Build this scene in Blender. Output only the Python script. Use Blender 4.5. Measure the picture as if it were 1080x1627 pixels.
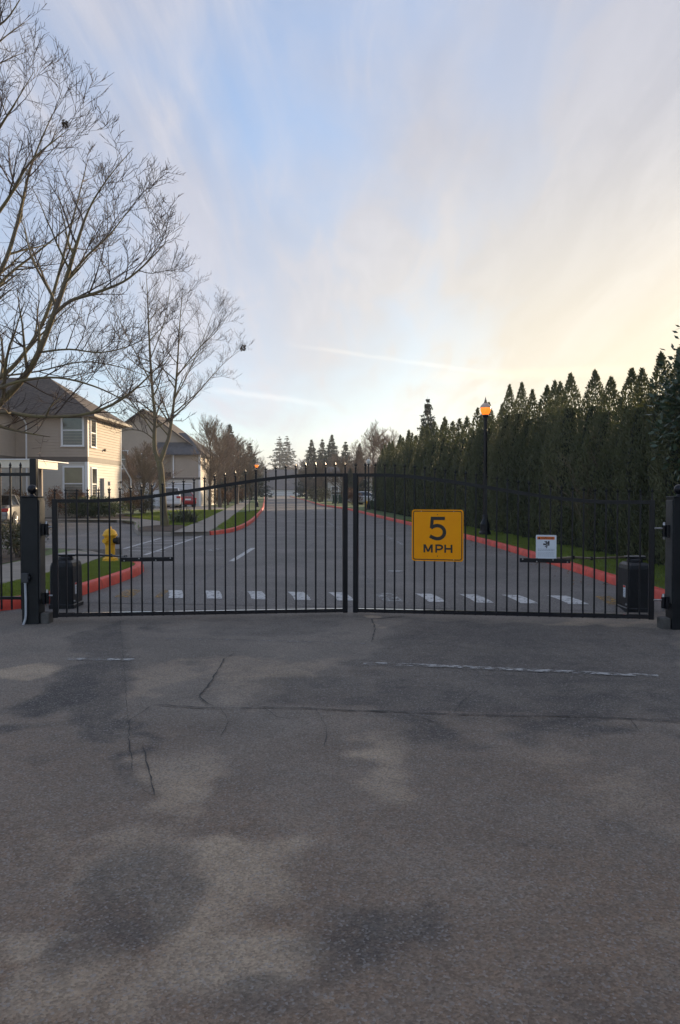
import bpy, math, random
import numpy as np
from mathutils import Vector, Matrix, noise as mnoise
from mathutils.geometry import tessellate_polygon

for o in list(bpy.data.objects): bpy.data.objects.remove(o)
R = math.radians
SC = bpy.context.scene
COL = SC.collection

# ------------------------------------------------------------------ camera
F = 1230.0            # focal length in photograph pixels (1080 x 1627)
HZ = 781.0            # horizon row in the photograph
EYE = 1.57
PITCH = math.atan((813.5 - HZ) / F)
cam_data = bpy.data.cameras.new('camera')
cam = bpy.data.objects.new('camera', cam_data)
COL.objects.link(cam)
cam.location = (0, 0, EYE)
cam.rotation_euler = (R(90) - PITCH, 0, 0)
cam_data.sensor_fit = 'VERTICAL'
cam_data.sensor_height = 24.0
cam_data.lens = 24.0 * F / 1627.0
cam_data.clip_end = 4000
SC.camera = cam

# ------------------------------------------------------------------ sky and sun
SUN_EL, SUN_AZ = R(9.5), R(39.0)         # azimuth measured from +Y towards +X
sdir = Vector((math.sin(SUN_AZ) * math.cos(SUN_EL), math.cos(SUN_AZ) * math.cos(SUN_EL), math.sin(SUN_EL)))
W = bpy.data.worlds.new('World'); SC.world = W; W.use_nodes = True
wn, wl = W.node_tree.nodes, W.node_tree.links
wn.clear()
def wnode(t, **k):
    n = wn.new(t)
    for a, b in k.items(): setattr(n, a, b)
    return n
def wmath(op, a, b=None, c=None, clamp=False):
    n = wnode('ShaderNodeMath', operation=op, use_clamp=clamp)
    for i, x in enumerate((a, b, c)):
        if x is None: continue
        if isinstance(x, (int, float)): n.inputs[i].default_value = x
        else: wl.new(x, n.inputs[i])
    return n.outputs[0]
def wramp(src, a, b, lo=0.0, hi=1.0):
    n = wnode('ShaderNodeMapRange', interpolation_type='SMOOTHSTEP')
    wl.new(src, n.inputs[0])
    for i, x in zip((1, 2, 3, 4), (a, b, lo, hi)): n.inputs[i].default_value = x
    return n.outputs[0]
def wmix(f, a, b, blend='MIX'):
    n = wnode('ShaderNodeMix', data_type='RGBA', blend_type=blend)
    if isinstance(f, (int, float)): n.inputs[0].default_value = f
    else: wl.new(f, n.inputs[0])
    for i, x in ((6, a), (7, b)):
        if isinstance(x, tuple): n.inputs[i].default_value = (*x, 1)
        else: wl.new(x, n.inputs[i])
    return n.outputs[2]
SKY_STRENGTH = 0.055
sky = wnode('ShaderNodeTexSky', sky_type='NISHITA')
sky.sun_disc = False
sky.sun_elevation = SUN_EL
sky.sun_rotation = SUN_AZ
sky.air_density = 1.0; sky.dust_density = 0.6; sky.ozone_density = 2.0
tc = wnode('ShaderNodeTexCoord')
sep = wnode('ShaderNodeSeparateXYZ'); wl.new(tc.outputs['Generated'], sep.inputs[0])
dx, dy, dz = sep.outputs
zc = wmath('ADD', wmath('MAXIMUM', dz, 0.0), 0.16)
u, v = wmath('DIVIDE', dx, zc), wmath('DIVIDE', dy, zc)
comb = wnode('ShaderNodeCombineXYZ'); wl.new(u, comb.inputs[0]); wl.new(v, comb.inputs[1])
def cloud_noise(rot, sc, scale, detail, rough, dist, off=(0, 0, 0)):
    m = wnode('ShaderNodeMapping'); wl.new(comb.outputs[0], m.inputs[0])
    m.inputs['Rotation'].default_value = (0, 0, rot); m.inputs['Scale'].default_value = sc; m.inputs['Location'].default_value = off
    n = wnode('ShaderNodeTexNoise'); wl.new(m.outputs[0], n.inputs['Vector'])
    n.inputs['Scale'].default_value = scale; n.inputs['Detail'].default_value = detail
    n.inputs['Roughness'].default_value = rough; n.inputs['Distortion'].default_value = dist
    return n.outputs[0]
veil = cloud_noise(R(-25), (0.55, 0.30, 1), 1.5, 4, 0.5, 0.7, (3.1, 1.7, 0))
wisp = cloud_noise(R(-38), (1.9, 0.40, 1), 1.2, 7, 0.58, 1.1, (0.3, 5.2, 0))
fine = cloud_noise(R(-20), (4.5, 0.9, 1), 1.8, 6, 0.6, 1.0, (7.3, 2.2, 0))
# closeness to the sun and to the horizon
dotn = wnode('ShaderNodeVectorMath', operation='DOT_PRODUCT')
wl.new(tc.outputs['Generated'], dotn.inputs[0]); dotn.inputs[1].default_value = sdir
near_sun = wramp(dotn.outputs['Value'], 0.64, 1.02)
halo = wramp(dotn.outputs['Value'], 0.80, 1.0)
low = wramp(dz, 0.0, 0.42, 1.0, 0.0)
warm = wmath('MULTIPLY', near_sun, wramp(dz, 0.05, 0.52, 1.0, 0.12))
mask = wmath('ADD', wmath('MULTIPLY', wramp(veil, 0.34, 0.60), 0.62), wmath('MULTIPLY', wramp(wisp, 0.44, 0.74), 0.42))
mask = wmath('ADD', mask, wmath('MULTIPLY', wramp(fine, 0.45, 0.75), 0.22))
mask = wmath('ADD', mask, wmath('ADD', wmath('MULTIPLY', near_sun, 0.95), 0.14))
mask = wmath('MULTIPLY', mask, wramp(dz, 0.0, 0.25, 0.80, 1.0), clamp=True)
mask = wmath('MULTIPLY', mask, 0.93)
C = 1.0 / SKY_STRENGTH
def cc(r, g, b): return (r * C, g * C, b * C)
cloud_col = wmix(warm, cc(0.150, 0.156, 0.186), cc(0.315, 0.274, 0.195))
cloud_col = wmix(wmath('MULTIPLY', low, 0.60), cloud_col, wmix(warm, cc(0.262, 0.272, 0.298), cc(0.345, 0.284, 0.172)))
streak = wmath('ADD', wmath('MULTIPLY', wramp(wisp, 0.38, 0.72), 0.6), wmath('MULTIPLY', wramp(fine, 0.38, 0.72), 0.4))
cloud_col = wmix(wmath('MULTIPLY', streak, 0.55), cloud_col, wmix(warm, cc(0.262, 0.262, 0.282), cc(0.35, 0.312, 0.240)))
# bright aureole of the thinly veiled sun
# clear sky: physical sky lifted by the high thin haze
clear = wmix(1.0, sky.outputs[0], cc(0.036, 0.056, 0.100), 'ADD')
col = wmix(mask, clear, cloud_col)
aure = wmath('POWER', wmath('MAXIMUM', dotn.outputs['Value'], 0.0), 130.0)
col = wmix(aure, col, wmix(1.0, col, cc(2.2, 1.6, 0.85), 'ADD'))
# two contrails
def pixdir(x, y):
    u_, v_ = (x - 540) / F, (813.5 - y) / F
    d = Vector((u_, math.cos(PITCH) + v_ * math.sin(PITCH), -math.sin(PITCH) + v_ * math.cos(PITCH)))
    return d.normalized()
def contrail(a, b, width, strength, colr):
    global col
    da, db = pixdir(*a), pixdir(*b)
    nrm = da.cross(db).normalized(); mid = (da + db).normalized()
    along = (db - da).normalized(); half = (db - da).length / 2
    def dotp(vec):
        n = wnode('ShaderNodeVectorMath', operation='DOT_PRODUCT')
        wl.new(tc.outputs['Generated'], n.inputs[0]); n.inputs[1].default_value = vec
        return n.outputs['Value']
    across = wmath('ABSOLUTE', wmath('ADD', dotp(nrm), wmath('MULTIPLY', wmath('SUBTRACT', fine, 0.5), width * 1.2)))
    m = wmath('MULTIPLY', wramp(across, 0.0, width, 1, 0), wramp(wmath('ABSOLUTE', dotp(along)), half * 0.35, half, 1, 0))
    m = wmath('MULTIPLY', m, wramp(dotp(mid), 0.5, 0.6))
    m = wmath('MULTIPLY', m, wmath('MULTIPLY', wramp(wisp, 0.2, 0.7, 0.45, 1.0), strength))
    col = wmix(m, col, colr)
contrail((430, 543), (850, 604), 0.0042, 0.22, cc(0.46, 0.43, 0.38))
contrail((300, 615), (560, 648), 0.006, 0.17, cc(0.46, 0.44, 0.41))
contrail((640, 600), (1120, 585), 0.010, 0.30, cc(0.47, 0.39, 0.28))
bg = wnode('ShaderNodeBackground'); bg.inputs[1].default_value = SKY_STRENGTH
wl.new(col, bg.inputs[0])
wout = wnode('ShaderNodeOutputWorld'); wl.new(bg.outputs[0], wout.inputs[0])

sun_data = bpy.data.lights.new('sun', 'SUN')
sun_data.energy = 2.0; sun_data.angle = R(1.2); sun_data.color = (1.0, 0.77, 0.50)
sun = bpy.data.objects.new('sun', sun_data); COL.objects.link(sun)
sun.rotation_euler = (-sdir).to_track_quat('-Z', 'Y').to_euler()
vs = SC.view_settings
vs.view_transform = 'Standard'; vs.look = 'None'; vs.exposure = 1.75; vs.gamma = 1.0; vs.use_curve_mapping = False

# ------------------------------------------------------------------ helpers
def G(x, y, z=0.0):
    """photograph pixel -> point on the horizontal plane z"""
    u_, v_ = (x - 540) / F, (813.5 - y) / F
    d = Vector((u_, math.cos(PITCH) + v_ * math.sin(PITCH), -math.sin(PITCH) + v_ * math.cos(PITCH)))
    t = (z - EYE) / d.z
    return Vector((d.x * t, d.y * t, z))
def P(x, y, Y):
    """photograph pixel -> point at distance Y"""
    u_, v_ = (x - 540) / F, (813.5 - y) / F
    d = Vector((u_, math.cos(PITCH) + v_ * math.sin(PITCH), -math.sin(PITCH) + v_ * math.cos(PITCH)))
    t = Y / d.y
    return Vector((d.x * t, Y, EYE + d.z * t))

class MB:
    def __init__(s): s.v = []; s.f = []
    def add(s, vs_, fs):
        b = len(s.v); s.v.extend([tuple(p) for p in vs_]); s.f.extend([tuple(i + b for i in f) for f in fs]); return s
    def box(s, lo, hi, bev=0.0):
        (x0, y0, z0), (x1, y1, z1) = lo, hi
        if bev <= 0:
            return s.add([(x0, y0, z0), (x1, y0, z0), (x1, y1, z0), (x0, y1, z0), (x0, y0, z1), (x1, y0, z1), (x1, y1, z1), (x0, y1, z1)],
                         [(0, 3, 2, 1), (4, 5, 6, 7), (0, 1, 5, 4), (1, 2, 6, 5), (2, 3, 7, 6), (3, 0, 4, 7)])
        b = bev
        def ring(i, z): return [(x0 + i + b, y0 + i, z), (x1 - i - b, y0 + i, z), (x1 - i, y0 + i + b, z), (x1 - i, y1 - i - b, z), (x1 - i - b, y1 - i, z), (x0 + i + b, y1 - i, z), (x0 + i, y1 - i - b, z), (x0 + i, y0 + i + b, z)]
        vs_ = ring(b, z0) + ring(0, z0 + b) + ring(0, z1 - b) + ring(b, z1)
        fs = [tuple(range(7, -1, -1)), tuple(range(24, 32))]
        for k in range(3):
            for i in range(8):
                j = (i + 1) % 8
                fs.append((k * 8 + i, k * 8 + j, k * 8 + 8 + j, k * 8 + 8 + i))
        return s.add(vs_, fs)
    def tube(s, pts, rads, n=6, cap=True):
        pts = [Vector(p) for p in pts]
        if isinstance(rads, (int, float)): rads = [rads] * len(pts)
        vs_, fs = [], []
        ref = Vector((0.31, 0.22, 0.92)).normalized()
        prev = None
        for i, p in enumerate(pts):
            t = (pts[min(i + 1, len(pts) - 1)] - pts[max(i - 1, 0)])
            if t.length < 1e-9: t = Vector((0, 0, 1))
            t.normalize()
            a = prev if prev is not None else (ref if abs(t.dot(ref)) < 0.95 else Vector((1, 0, 0)))
            a = (a - t * a.dot(t)); 
            if a.length < 1e-6: a = t.orthogonal()
            a.normalize(); b = t.cross(a); prev = a
            for k in range(n):
                an = 2 * math.pi * k / n
                vs_.append(p + (a * math.cos(an) + b * math.sin(an)) * rads[i])
        for i in range(len(pts) - 1):
            for k in range(n):
                l = (k + 1) % n
                fs.append((i * n + k, i * n + l, (i + 1) * n + l, (i + 1) * n + k))
        if cap:
            fs.append(tuple(range(n - 1, -1, -1))); fs.append(tuple(range((len(pts) - 1) * n, len(pts) * n)))
        return s.add(vs_, fs)
    def lathe(s, prof, n=16, c=(0, 0, 0), flute=0.0):
        vs_, fs = [], []
        for (r, z) in prof:
            for k in range(n):
                a = 2 * math.pi * k / n
                rr = r * (1 - (flute if k % 2 else 0))
                vs_.append((c[0] + rr * math.cos(a), c[1] + rr * math.sin(a), c[2] + z))
        for i in range(len(prof) - 1):
            for k in range(n):
                l = (k + 1) % n
                fs.append((i * n + k, i * n + l, (i + 1) * n + l, (i + 1) * n + k))
        fs.append(tuple(range(n - 1, -1, -1))); fs.append(tuple(range((len(prof) - 1) * n, len(prof) * n)))
        return s.add(vs_, fs)
    def prism_xz(s, poly, y0, y1):
        """polygon in x,z extruded from y0 (front) to y1"""
        n = len(poly); vs_ = [(x, y0, z) for x, z in poly] + [(x, y1, z) for x, z in poly]
        tri = tessellate_polygon([[Vector((x, z, 0)) for x, z in poly]])
        fs = [tuple(t) for t in tri] + [tuple(i + n for i in reversed(t)) for t in tri]
        for i in range(n):
            j = (i + 1) % n; fs.append((i, j, j + n, i + n))
        return s.add(vs_, fs)
    def sheet(s, poly, z):
        pts = [Vector((p[0], p[1], 0)) for p in poly]
        tri = tessellate_polygon([pts])
        vs_ = [(p[0], p[1], z) for p in poly]
        fs = []
        for t in tri:
            a, b, c = (pts[i] for i in t)
            fs.append(tuple(t) if (b - a).cross(c - a).z > 0 else tuple(reversed(t)))
        return s.add(vs_, fs)
    def mesh(s, name, mat=None, smooth=False):
        m = bpy.data.meshes.new(name); m.from_pydata(s.v, [], s.f); m.update()
        if mat: m.materials.append(mat)
        if smooth: m.shade_smooth() if hasattr(m, 'shade_smooth') else None
        return m
    def build(s, name, mat=None, parent=None, loc=None, smooth=False, auto=None):
        o = bpy.data.objects.new(name, s.mesh(name, mat, smooth)); COL.objects.link(o)
        if auto is not None:
            o.data.shade_smooth(); o.data.set_sharp_from_angle(angle=R(auto))
        if loc: o.location = loc
        if parent: o.parent = parent
        return o

def obj(name, mesh, parent=None, loc=(0, 0, 0)):
    o = bpy.data.objects.new(name, mesh); COL.objects.link(o); o.location = loc
    if parent: o.parent = parent
    return o
def tag(o, label=None, cat=None, group=None, kind=None):
    if label: o['label'] = label
    if cat: o['category'] = cat
    if group: o['group'] = group
    if kind: o['kind'] = kind
    return o
def empty(name, loc=(0, 0, 0), rz=0.0, label=None, cat=None, group=None):
    o = bpy.data.objects.new(name, None); COL.objects.link(o); o.location = loc; o.rotation_euler = (0, 0, rz)
    o.empty_display_size = 0.2
    return tag(o, label, cat, group)
def copy_tree(o, parent=None):
    c = o.copy(); COL.objects.link(c); c.parent = parent
    for ch in o.children: copy_tree(ch, c)
    return c

# ------------------------------------------------------------------ materials
def mat(name, col, rough=0.7, metal=0.0, noise=0.0, nscale=5.0, bump=0.0, bscale=60.0, spec=0.5, col2=None, coat=0.0, detail=5.0, obj_rand=0.0, stretch=None):
    m = bpy.data.materials.new(name); m.use_nodes = True
    nt = m.node_tree; N, L = nt.nodes, nt.links
    b = N['Principled BSDF']
    b.inputs['Roughness'].default_value = rough; b.inputs['Metallic'].default_value = metal
    b.inputs['Specular IOR Level'].default_value = spec; b.inputs['Coat Weight'].default_value = coat
    b.inputs['Base Color'].default_value = (*col, 1)
    tcn = N.new('ShaderNodeTexCoord')
    src = tcn.outputs['Object']
    if stretch:
        mp = N.new('ShaderNodeMapping'); mp.inputs['Scale'].default_value = stretch; L.new(src, mp.inputs[0]); src = mp.outputs[0]
    if noise > 0 or col2:
        n = N.new('ShaderNodeTexNoise'); n.inputs['Scale'].default_value = nscale; n.inputs['Detail'].default_value = detail
        n.inputs['Roughness'].default_value = 0.65
        L.new(src, n.inputs['Vector'])
        mr = N.new('ShaderNodeMapRange'); L.new(n.outputs[0], mr.inputs[0]); mr.inputs[1].default_value = 0.32; mr.inputs[2].default_value = 0.68
        mx = N.new('ShaderNodeMix'); mx.data_type = 'RGBA'; L.new(mr.outputs[0], mx.inputs[0])
        c2 = col2 if col2 else tuple(min(1, c * (1 + noise)) for c in col)
        c1 = col if col2 else tuple(c * (1 - noise) for c in col)
        mx.inputs[6].default_value = (*c1, 1); mx.inputs[7].default_value = (*c2, 1)
        out = mx.outputs[2]
        if obj_rand > 0:
            oi = N.new('ShaderNodeObjectInfo'); hs = N.new('ShaderNodeHueSaturation')
            r2 = N.new('ShaderNodeMapRange'); L.new(oi.outputs['Random'], r2.inputs[0]); r2.inputs[3].default_value = 1 - obj_rand; r2.inputs[4].default_value = 1 + obj_rand
            L.new(r2.outputs[0], hs.inputs['Value']); L.new(out, hs.inputs['Color'])
            r3 = N.new('ShaderNodeMapRange'); L.new(oi.outputs['Random'], r3.inputs[0]); r3.inputs[3].default_value = 0.5 + obj_rand * 0.08; r3.inputs[4].default_value = 0.5 - obj_rand * 0.08
            L.new(r3.outputs[0], hs.inputs['Hue'])
            out = hs.outputs[0]
        L.new(out, b.inputs['Base Color'])
    if bump > 0:
        n2 = N.new('ShaderNodeTexNoise'); n2.inputs['Scale'].default_value = bscale; n2.inputs['Detail'].default_value = 4
        L.new(src, n2.inputs['Vector'])
        bp = N.new('ShaderNodeBump'); bp.inputs['Strength'].default_value = bump; bp.inputs['Distance'].default_value = 0.01
        L.new(n2.outputs[0], bp.inputs['Height']); L.new(bp.outputs[0], b.inputs['Normal'])
    return m

M = {}
M['black'] = mat('black_gate_paint', (0.0045, 0.0055, 0.009), 0.30, noise=0.35, nscale=9, bump=0.05, bscale=120, spec=0.32)
M['gloss'] = mat('wet_black_paint', (0.0045, 0.0055, 0.009), 0.12, noise=0.35, nscale=9, spec=0.8, coat=0.6)
M['post'] = mat('charcoal_post_paint', (0.009, 0.011, 0.013), 0.45, spec=0.3, noise=0.4, nscale=5, bump=0.1, bscale=60)
M['postside'] = mat('paler_post_paint', (0.045, 0.045, 0.045), 0.5, noise=0.4, nscale=7, bump=0.1)
M['oper'] = mat('operator_plastic', (0.010, 0.012, 0.015), 0.42, spec=0.35, noise=0.3, nscale=12, bump=0.15, bscale=220)
M['jbox'] = mat('junction_box_plastic', (0.040, 0.043, 0.048), 0.5, noise=0.15)
M['steel'] = mat('galvanised_steel', (0.42, 0.42, 0.43), 0.35, metal=0.9, noise=0.25, nscale=30)
M['rusty'] = mat('weathered_arm_steel', (0.25, 0.20, 0.15), 0.5, metal=0.6, noise=0.3, nscale=25)
M['pvc'] = mat('grey_conduit_plastic', (0.42, 0.45, 0.48), 0.5, noise=0.12, nscale=15)
M['conc'] = mat('concrete', (0.26, 0.225, 0.185), 0.9, noise=0.18, nscale=2.2, bump=0.25, bscale=90, detail=8)
M['conc_dark'] = mat('old_footing_concrete', (0.09, 0.085, 0.078), 0.9, noise=0.3, nscale=9, bump=0.3)
M['red'] = mat('red_kerb_paint', (0.42, 0.040, 0.028), 0.62, col2=(0.80, 0.085, 0.048), nscale=2.5, bump=0.25, bscale=70, detail=8)
M['soil'] = mat('lawn_soil', (0.09, 0.125, 0.034), 0.95, noise=0.4, nscale=1.6, bump=0.6, bscale=60, detail=8)
M['mulch'] = mat('bark_mulch', (0.07, 0.045, 0.028), 0.95, noise=0.5, nscale=14, bump=0.9, bscale=45, detail=8)
M['blade'] = mat('grass_blade', (0.13, 0.18, 0.045), 0.6, noise=0.4, nscale=2.0)
M['terrain'] = mat('far_ground', (0.075, 0.085, 0.04), 0.95, noise=0.35, nscale=0.08, bump=0.4, bscale=3)
M['yellow'] = mat('hydrant_yellow', (0.80, 0.42, 0.015), 0.45, noise=0.2, nscale=10, bump=0.12, bscale=80)
M['signyellow'] = mat('sign_yellow', (1.0, 0.36, 0.0), 0.5, noise=0.04, nscale=8, spec=0.2)
M['signblack'] = mat('sign_black', (0.012, 0.012, 0.012), 0.5)
M['signwhite'] = mat('sign_white', (0.66, 0.70, 0.74), 0.5, noise=0.03, nscale=10)
M['signorange'] = mat('sign_orange', (0.75, 0.16, 0.010), 0.5)
M['signgrey'] = mat('sign_print_grey', (0.30, 0.33, 0.38), 0.6)
M['manhole'] = mat('valve_cover_iron', (0.30, 0.29, 0.28), 0.6, noise=0.3, nscale=30, bump=0.4, bscale=50)
M['siding_up'] = mat('tan_siding', (0.43, 0.345, 0.265), 0.65, noise=0.06, nscale=1.2)
M['siding_low'] = mat('cream_siding', (0.58, 0.53, 0.45), 0.65, noise=0.06, nscale=1.2)
M['trim'] = mat('white_trim', (0.80, 0.79, 0.77), 0.55, noise=0.05, nscale=3)
M['band'] = mat('brown_band', (0.13, 0.105, 0.085), 0.6, noise=0.1, nscale=3)
M['shingle'] = mat('brown_shingles', (0.075, 0.058, 0.048), 0.9, noise=0.6, nscale=6.0, bump=0.8, bscale=14, stretch=(1, 1, 4))
M['shingle2'] = mat('grey_shingles', (0.085, 0.085, 0.092), 0.9, noise=0.3, nscale=2.0, bump=0.8, bscale=14)
M['soffit'] = mat('soffit_paint', (0.30, 0.24, 0.19), 0.7, noise=0.08)
M['garage'] = mat('garage_door_paint', (0.62, 0.62, 0.62), 0.5, noise=0.04)
M['glass'] = mat('window_glass', (0.045, 0.045, 0.04), 0.06, noise=0.5, nscale=1.3, spec=0.8)
M['blind'] = mat('window_blind', (0.30, 0.27, 0.17), 0.7, noise=0.12, nscale=2)
M['carport'] = mat('carport_fascia', (0.74, 0.66, 0.52), 0.55, noise=0.05)
M['meter'] = mat('meter_box_grey', (0.28, 0.29, 0.30), 0.5, metal=0.2)
M['silver'] = mat('silver_car_paint', (0.24, 0.235, 0.23), 0.35, metal=0.4, coat=0.6)
M['redcar'] = mat('red_car_paint', (0.30, 0.018, 0.022), 0.25, coat=0.8)
M['whitecar'] = mat('white_car_paint', (0.75, 0.75, 0.74), 0.3, coat=0.6)
M['carglass'] = mat('car_glass', (0.012, 0.014, 0.016), 0.05, spec=0.8)
M['tyre'] = mat('tyre_rubber', (0.014, 0.014, 0.014), 0.8)
M['rim'] = mat('alloy_rim', (0.55, 0.54, 0.52), 0.3, metal=0.8)
M['tail'] = mat('tail_light_red', (0.45, 0.012, 0.012), 0.2)
M['bark'] = mat('mossy_bark', (0.12, 0.092, 0.066), 0.9, noise=0.4, nscale=3.0, bump=0.6, bscale=25, col2=(0.18, 0.15, 0.066), stretch=(1, 1, 0.4))
M['bark_grey'] = mat('grey_bark', (0.115, 0.092, 0.072), 0.9, noise=0.3, nscale=5, bump=0.5, bscale=25)
M['twig'] = mat('winter_twig', (0.062, 0.041, 0.031), 0.8, noise=0.3, nscale=2)
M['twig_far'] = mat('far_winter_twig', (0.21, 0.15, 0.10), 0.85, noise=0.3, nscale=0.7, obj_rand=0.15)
M['arb'] = mat('arborvitae_foliage', (0.068, 0.082, 0.040), 0.65, nscale=1.2, col2=(0.135, 0.138, 0.068), obj_rand=0.25, detail=6)
M['arb_core'] = mat('arborvitae_dark_core', (0.020, 0.024, 0.012), 0.95, noise=0.4, nscale=6)  # near-black colour of the added light-blocking core
M['fir'] = mat('fir_foliage', (0.045, 0.062, 0.042), 0.75, nscale=0.6, col2=(0.095, 0.110, 0.070), obj_rand=0.2)
M['laurel'] = mat('laurel_leaf', (0.030, 0.056, 0.032), 0.38, nscale=2.5, col2=(0.070, 0.105, 0.055))
M['box'] = mat('box_hedge_leaf', (0.028, 0.050, 0.018), 0.6, nscale=3, col2=(0.060, 0.090, 0.030))
M['rust_shrub'] = mat('russet_shrub_leaf', (0.16, 0.070, 0.030), 0.7, nscale=3, col2=(0.22, 0.13, 0.05), obj_rand=0.2)
M['olive_shrub'] = mat('olive_shrub_leaf', (0.055, 0.060, 0.022), 0.7, nscale=3, col2=(0.11, 0.10, 0.045), obj_rand=0.2)
M['strap'] = mat('strap_leaf', (0.045, 0.075, 0.030), 0.5, nscale=2, col2=(0.16, 0.15, 0.07))
M['crack'] = mat('crack_shadow_tar', (0.035, 0.034, 0.033), 0.8)
M['bin'] = mat('green_bin_plastic', (0.018, 0.050, 0.032), 0.5, noise=0.1)

def lamp_mat(name, col, strength):
    m = bpy.data.materials.new(name); m.use_nodes = True
    b = m.node_tree.nodes['Principled BSDF']
    b.inputs['Base Color'].default_value = (0.6, 0.25, 0.06, 1); b.inputs['Roughness'].default_value = 0.25
    N, L = m.node_tree.nodes, m.node_tree.links
    t = N.new('ShaderNodeTexCoord'); n = N.new('ShaderNodeTexNoise'); n.inputs['Scale'].default_value = 9; n.inputs['Detail'].default_value = 3
    L.new(t.outputs['Object'], n.inputs[0])
    mx = N.new('ShaderNodeMix'); mx.data_type = 'RGBA'; L.new(n.outputs[0], mx.inputs[0])
    mx.inputs[6].default_value = (col[0], col[1] * 0.6, col[2] * 0.4, 1); mx.inputs[7].default_value = (col[0], col[1] * 1.25, col[2] * 1.3, 1)
    L.new(mx.outputs[2], b.inputs['Emission Color']); b.inputs['Emission Strength'].default_value = strength
    return m
M['lamp_on'] = lamp_mat('lit_amber_globe', (1.0, 0.19, 0.012), 0.5)
M['lamp_clear'] = mat('clear_globe_cap', (0.55, 0.40, 0.30), 0.15, noise=0.15, nscale=10, spec=0.8)
M['lamp_off'] = mat('frosted_globe', (0.70, 0.66, 0.58), 0.25)

def asphalt(name, near):
    m = bpy.data.materials.new(name); m.use_nodes = True
    N, L = m.node_tree.nodes, m.node_tree.links
    b = N['Principled BSDF']; b.inputs['Roughness'].default_value = 0.82; b.inputs['Specular IOR Level'].default_value = 0.35
    tcn = N.new('ShaderNodeTexCoord'); src = tcn.outputs['Object']
    def noise(scale, detail, rough=0.6, dist=0.0):
        n = N.new('ShaderNodeTexNoise'); n.inputs['Scale'].default_value = scale; n.inputs['Detail'].default_value = detail
        n.inputs['Roughness'].default_value = rough; n.inputs['Distortion'].default_value = dist; L.new(src, n.inputs['Vector']); return n.outputs[0]
    def rng(s, a, b_, lo=0.0, hi=1.0):
        n = N.new('ShaderNodeMapRange'); L.new(s, n.inputs[0])
        for i, x in zip((1, 2, 3, 4), (a, b_, lo, hi)): n.inputs[i].default_value = x
        return n.outputs[0]
    def mix(f, a, c, blend='MIX'):
        n = N.new('ShaderNodeMix'); n.data_type = 'RGBA'; n.blend_type = blend
        if isinstance(f, float): n.inputs[0].default_value = f
        else: L.new(f, n.inputs[0])
        for i, x in ((6, a), (7, c)):
            if isinstance(x, tuple): n.inputs[i].default_value = (*x, 1)
            else: L.new(x, n.inputs[i])
        return n.outputs[2]
    colr = mix(rng(noise(0.45, 6), 0.35, 0.65), *(((0.190, 0.163, 0.134), (0.285, 0.245, 0.200)) if near else ((0.185, 0.168, 0.150), (0.270, 0.245, 0.220))))
    if near:
        at = N.new('ShaderNodeAttribute'); at.attribute_name = 'stain'
        sp = N.new('ShaderNodeSeparateColor'); L.new(at.outputs['Color'], sp.inputs[0])
        brk = rng(noise(9.0, 10, 0.75), 0.3, 0.7, 0.35, 1.25)
        dn = noise(5.0, 12, 0.72, 0.4); fn = noise(26.0, 6, 0.7)
        def edge(a, lo, hi, top):
            n = N.new('ShaderNodeMath'); n.operation = 'MULTIPLY_ADD'; L.new(dn, n.inputs[0]); n.inputs[1].default_value = 0.95; L.new(a, n.inputs[2])
            n2_ = N.new('ShaderNodeMath'); n2_.operation = 'MULTIPLY_ADD'; L.new(fn, n2_.inputs[0]); n2_.inputs[1].default_value = 0.45; L.new(n.outputs[0], n2_.inputs[2])
            return rng(n2_.outputs[0], lo + 0.70, hi + 0.70, 0.0, top)
        def mul(a, c):
            n = N.new('ShaderNodeMath'); n.operation = 'MULTIPLY'; n.use_clamp = True; L.new(a, n.inputs[0]); L.new(c, n.inputs[1]); return n.outputs[0]
        colr = mix(mul(sp.outputs[2], brk), colr, (0.310, 0.205, 0.132))          # brown film
        colr = mix(edge(sp.outputs[0], 0.12, 0.80, 0.85), colr, (0.55, 0.43, 0.30))          # tan dust
        colr = mix(edge(sp.outputs[1], 0.12, 0.75, 0.90), colr, (0.082, 0.076, 0.072))          # oil and fresh binder
    if near:
        w1 = rng(noise(0.9, 10, 0.68, 0.6), 0.46, 0.72, 0.0, 0.38); colr = mix(w1, colr, (0.36, 0.30, 0.235))
        w2 = rng(noise(2.3, 10, 0.72, 1.0), 0.50, 0.74, 0.0, 0.42); colr = mix(w2, colr, mix(1.0, colr, (0.55, 0.55, 0.57), 'MULTIPLY'))
    # aggregate
    vo = N.new('ShaderNodeTexVoronoi'); vo.inputs['Scale'].default_value = 110.0 if near else 80.0; L.new(src, vo.inputs['Vector'])
    ag = N.new('ShaderNodeSeparateColor'); L.new(vo.outputs['Color'], ag.inputs[0])
    colr = mix(rng(ag.outputs[0], 0.0, 1.0, 0.0, 0.85), colr, mix(1.0, colr, (0.50, 0.50, 0.51), 'MULTIPLY'))
    colr = mix(rng(ag.outputs[1], 0.80, 1.0, 0.0, 0.55), colr, (0.34, 0.32, 0.30))
    colr = mix(rng(noise(1.6, 8, 0.7), 0.3, 0.7, 0.0, 0.5), colr, mix(1.0, colr, (0.72, 0.72, 0.74), 'MULTIPLY'))
    L.new(colr, b.inputs['Base Color'])
    bp = N.new('ShaderNodeBump'); bp.inputs['Strength'].default_value = 0.9; bp.inputs['Distance'].default_value = 0.006
    hsum = N.new('ShaderNodeMath'); hsum.operation = 'ADD'; L.new(vo.outputs['Distance'], hsum.inputs[0]); L.new(noise(45, 5), hsum.inputs[1])
    L.new(hsum.outputs[0], bp.inputs['Height']); L.new(bp.outputs[0], b.inputs['Normal'])
    return m
M['asphalt'] = asphalt('asphalt', False)
M['asphalt_near'] = asphalt('stained_asphalt', True)

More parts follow.
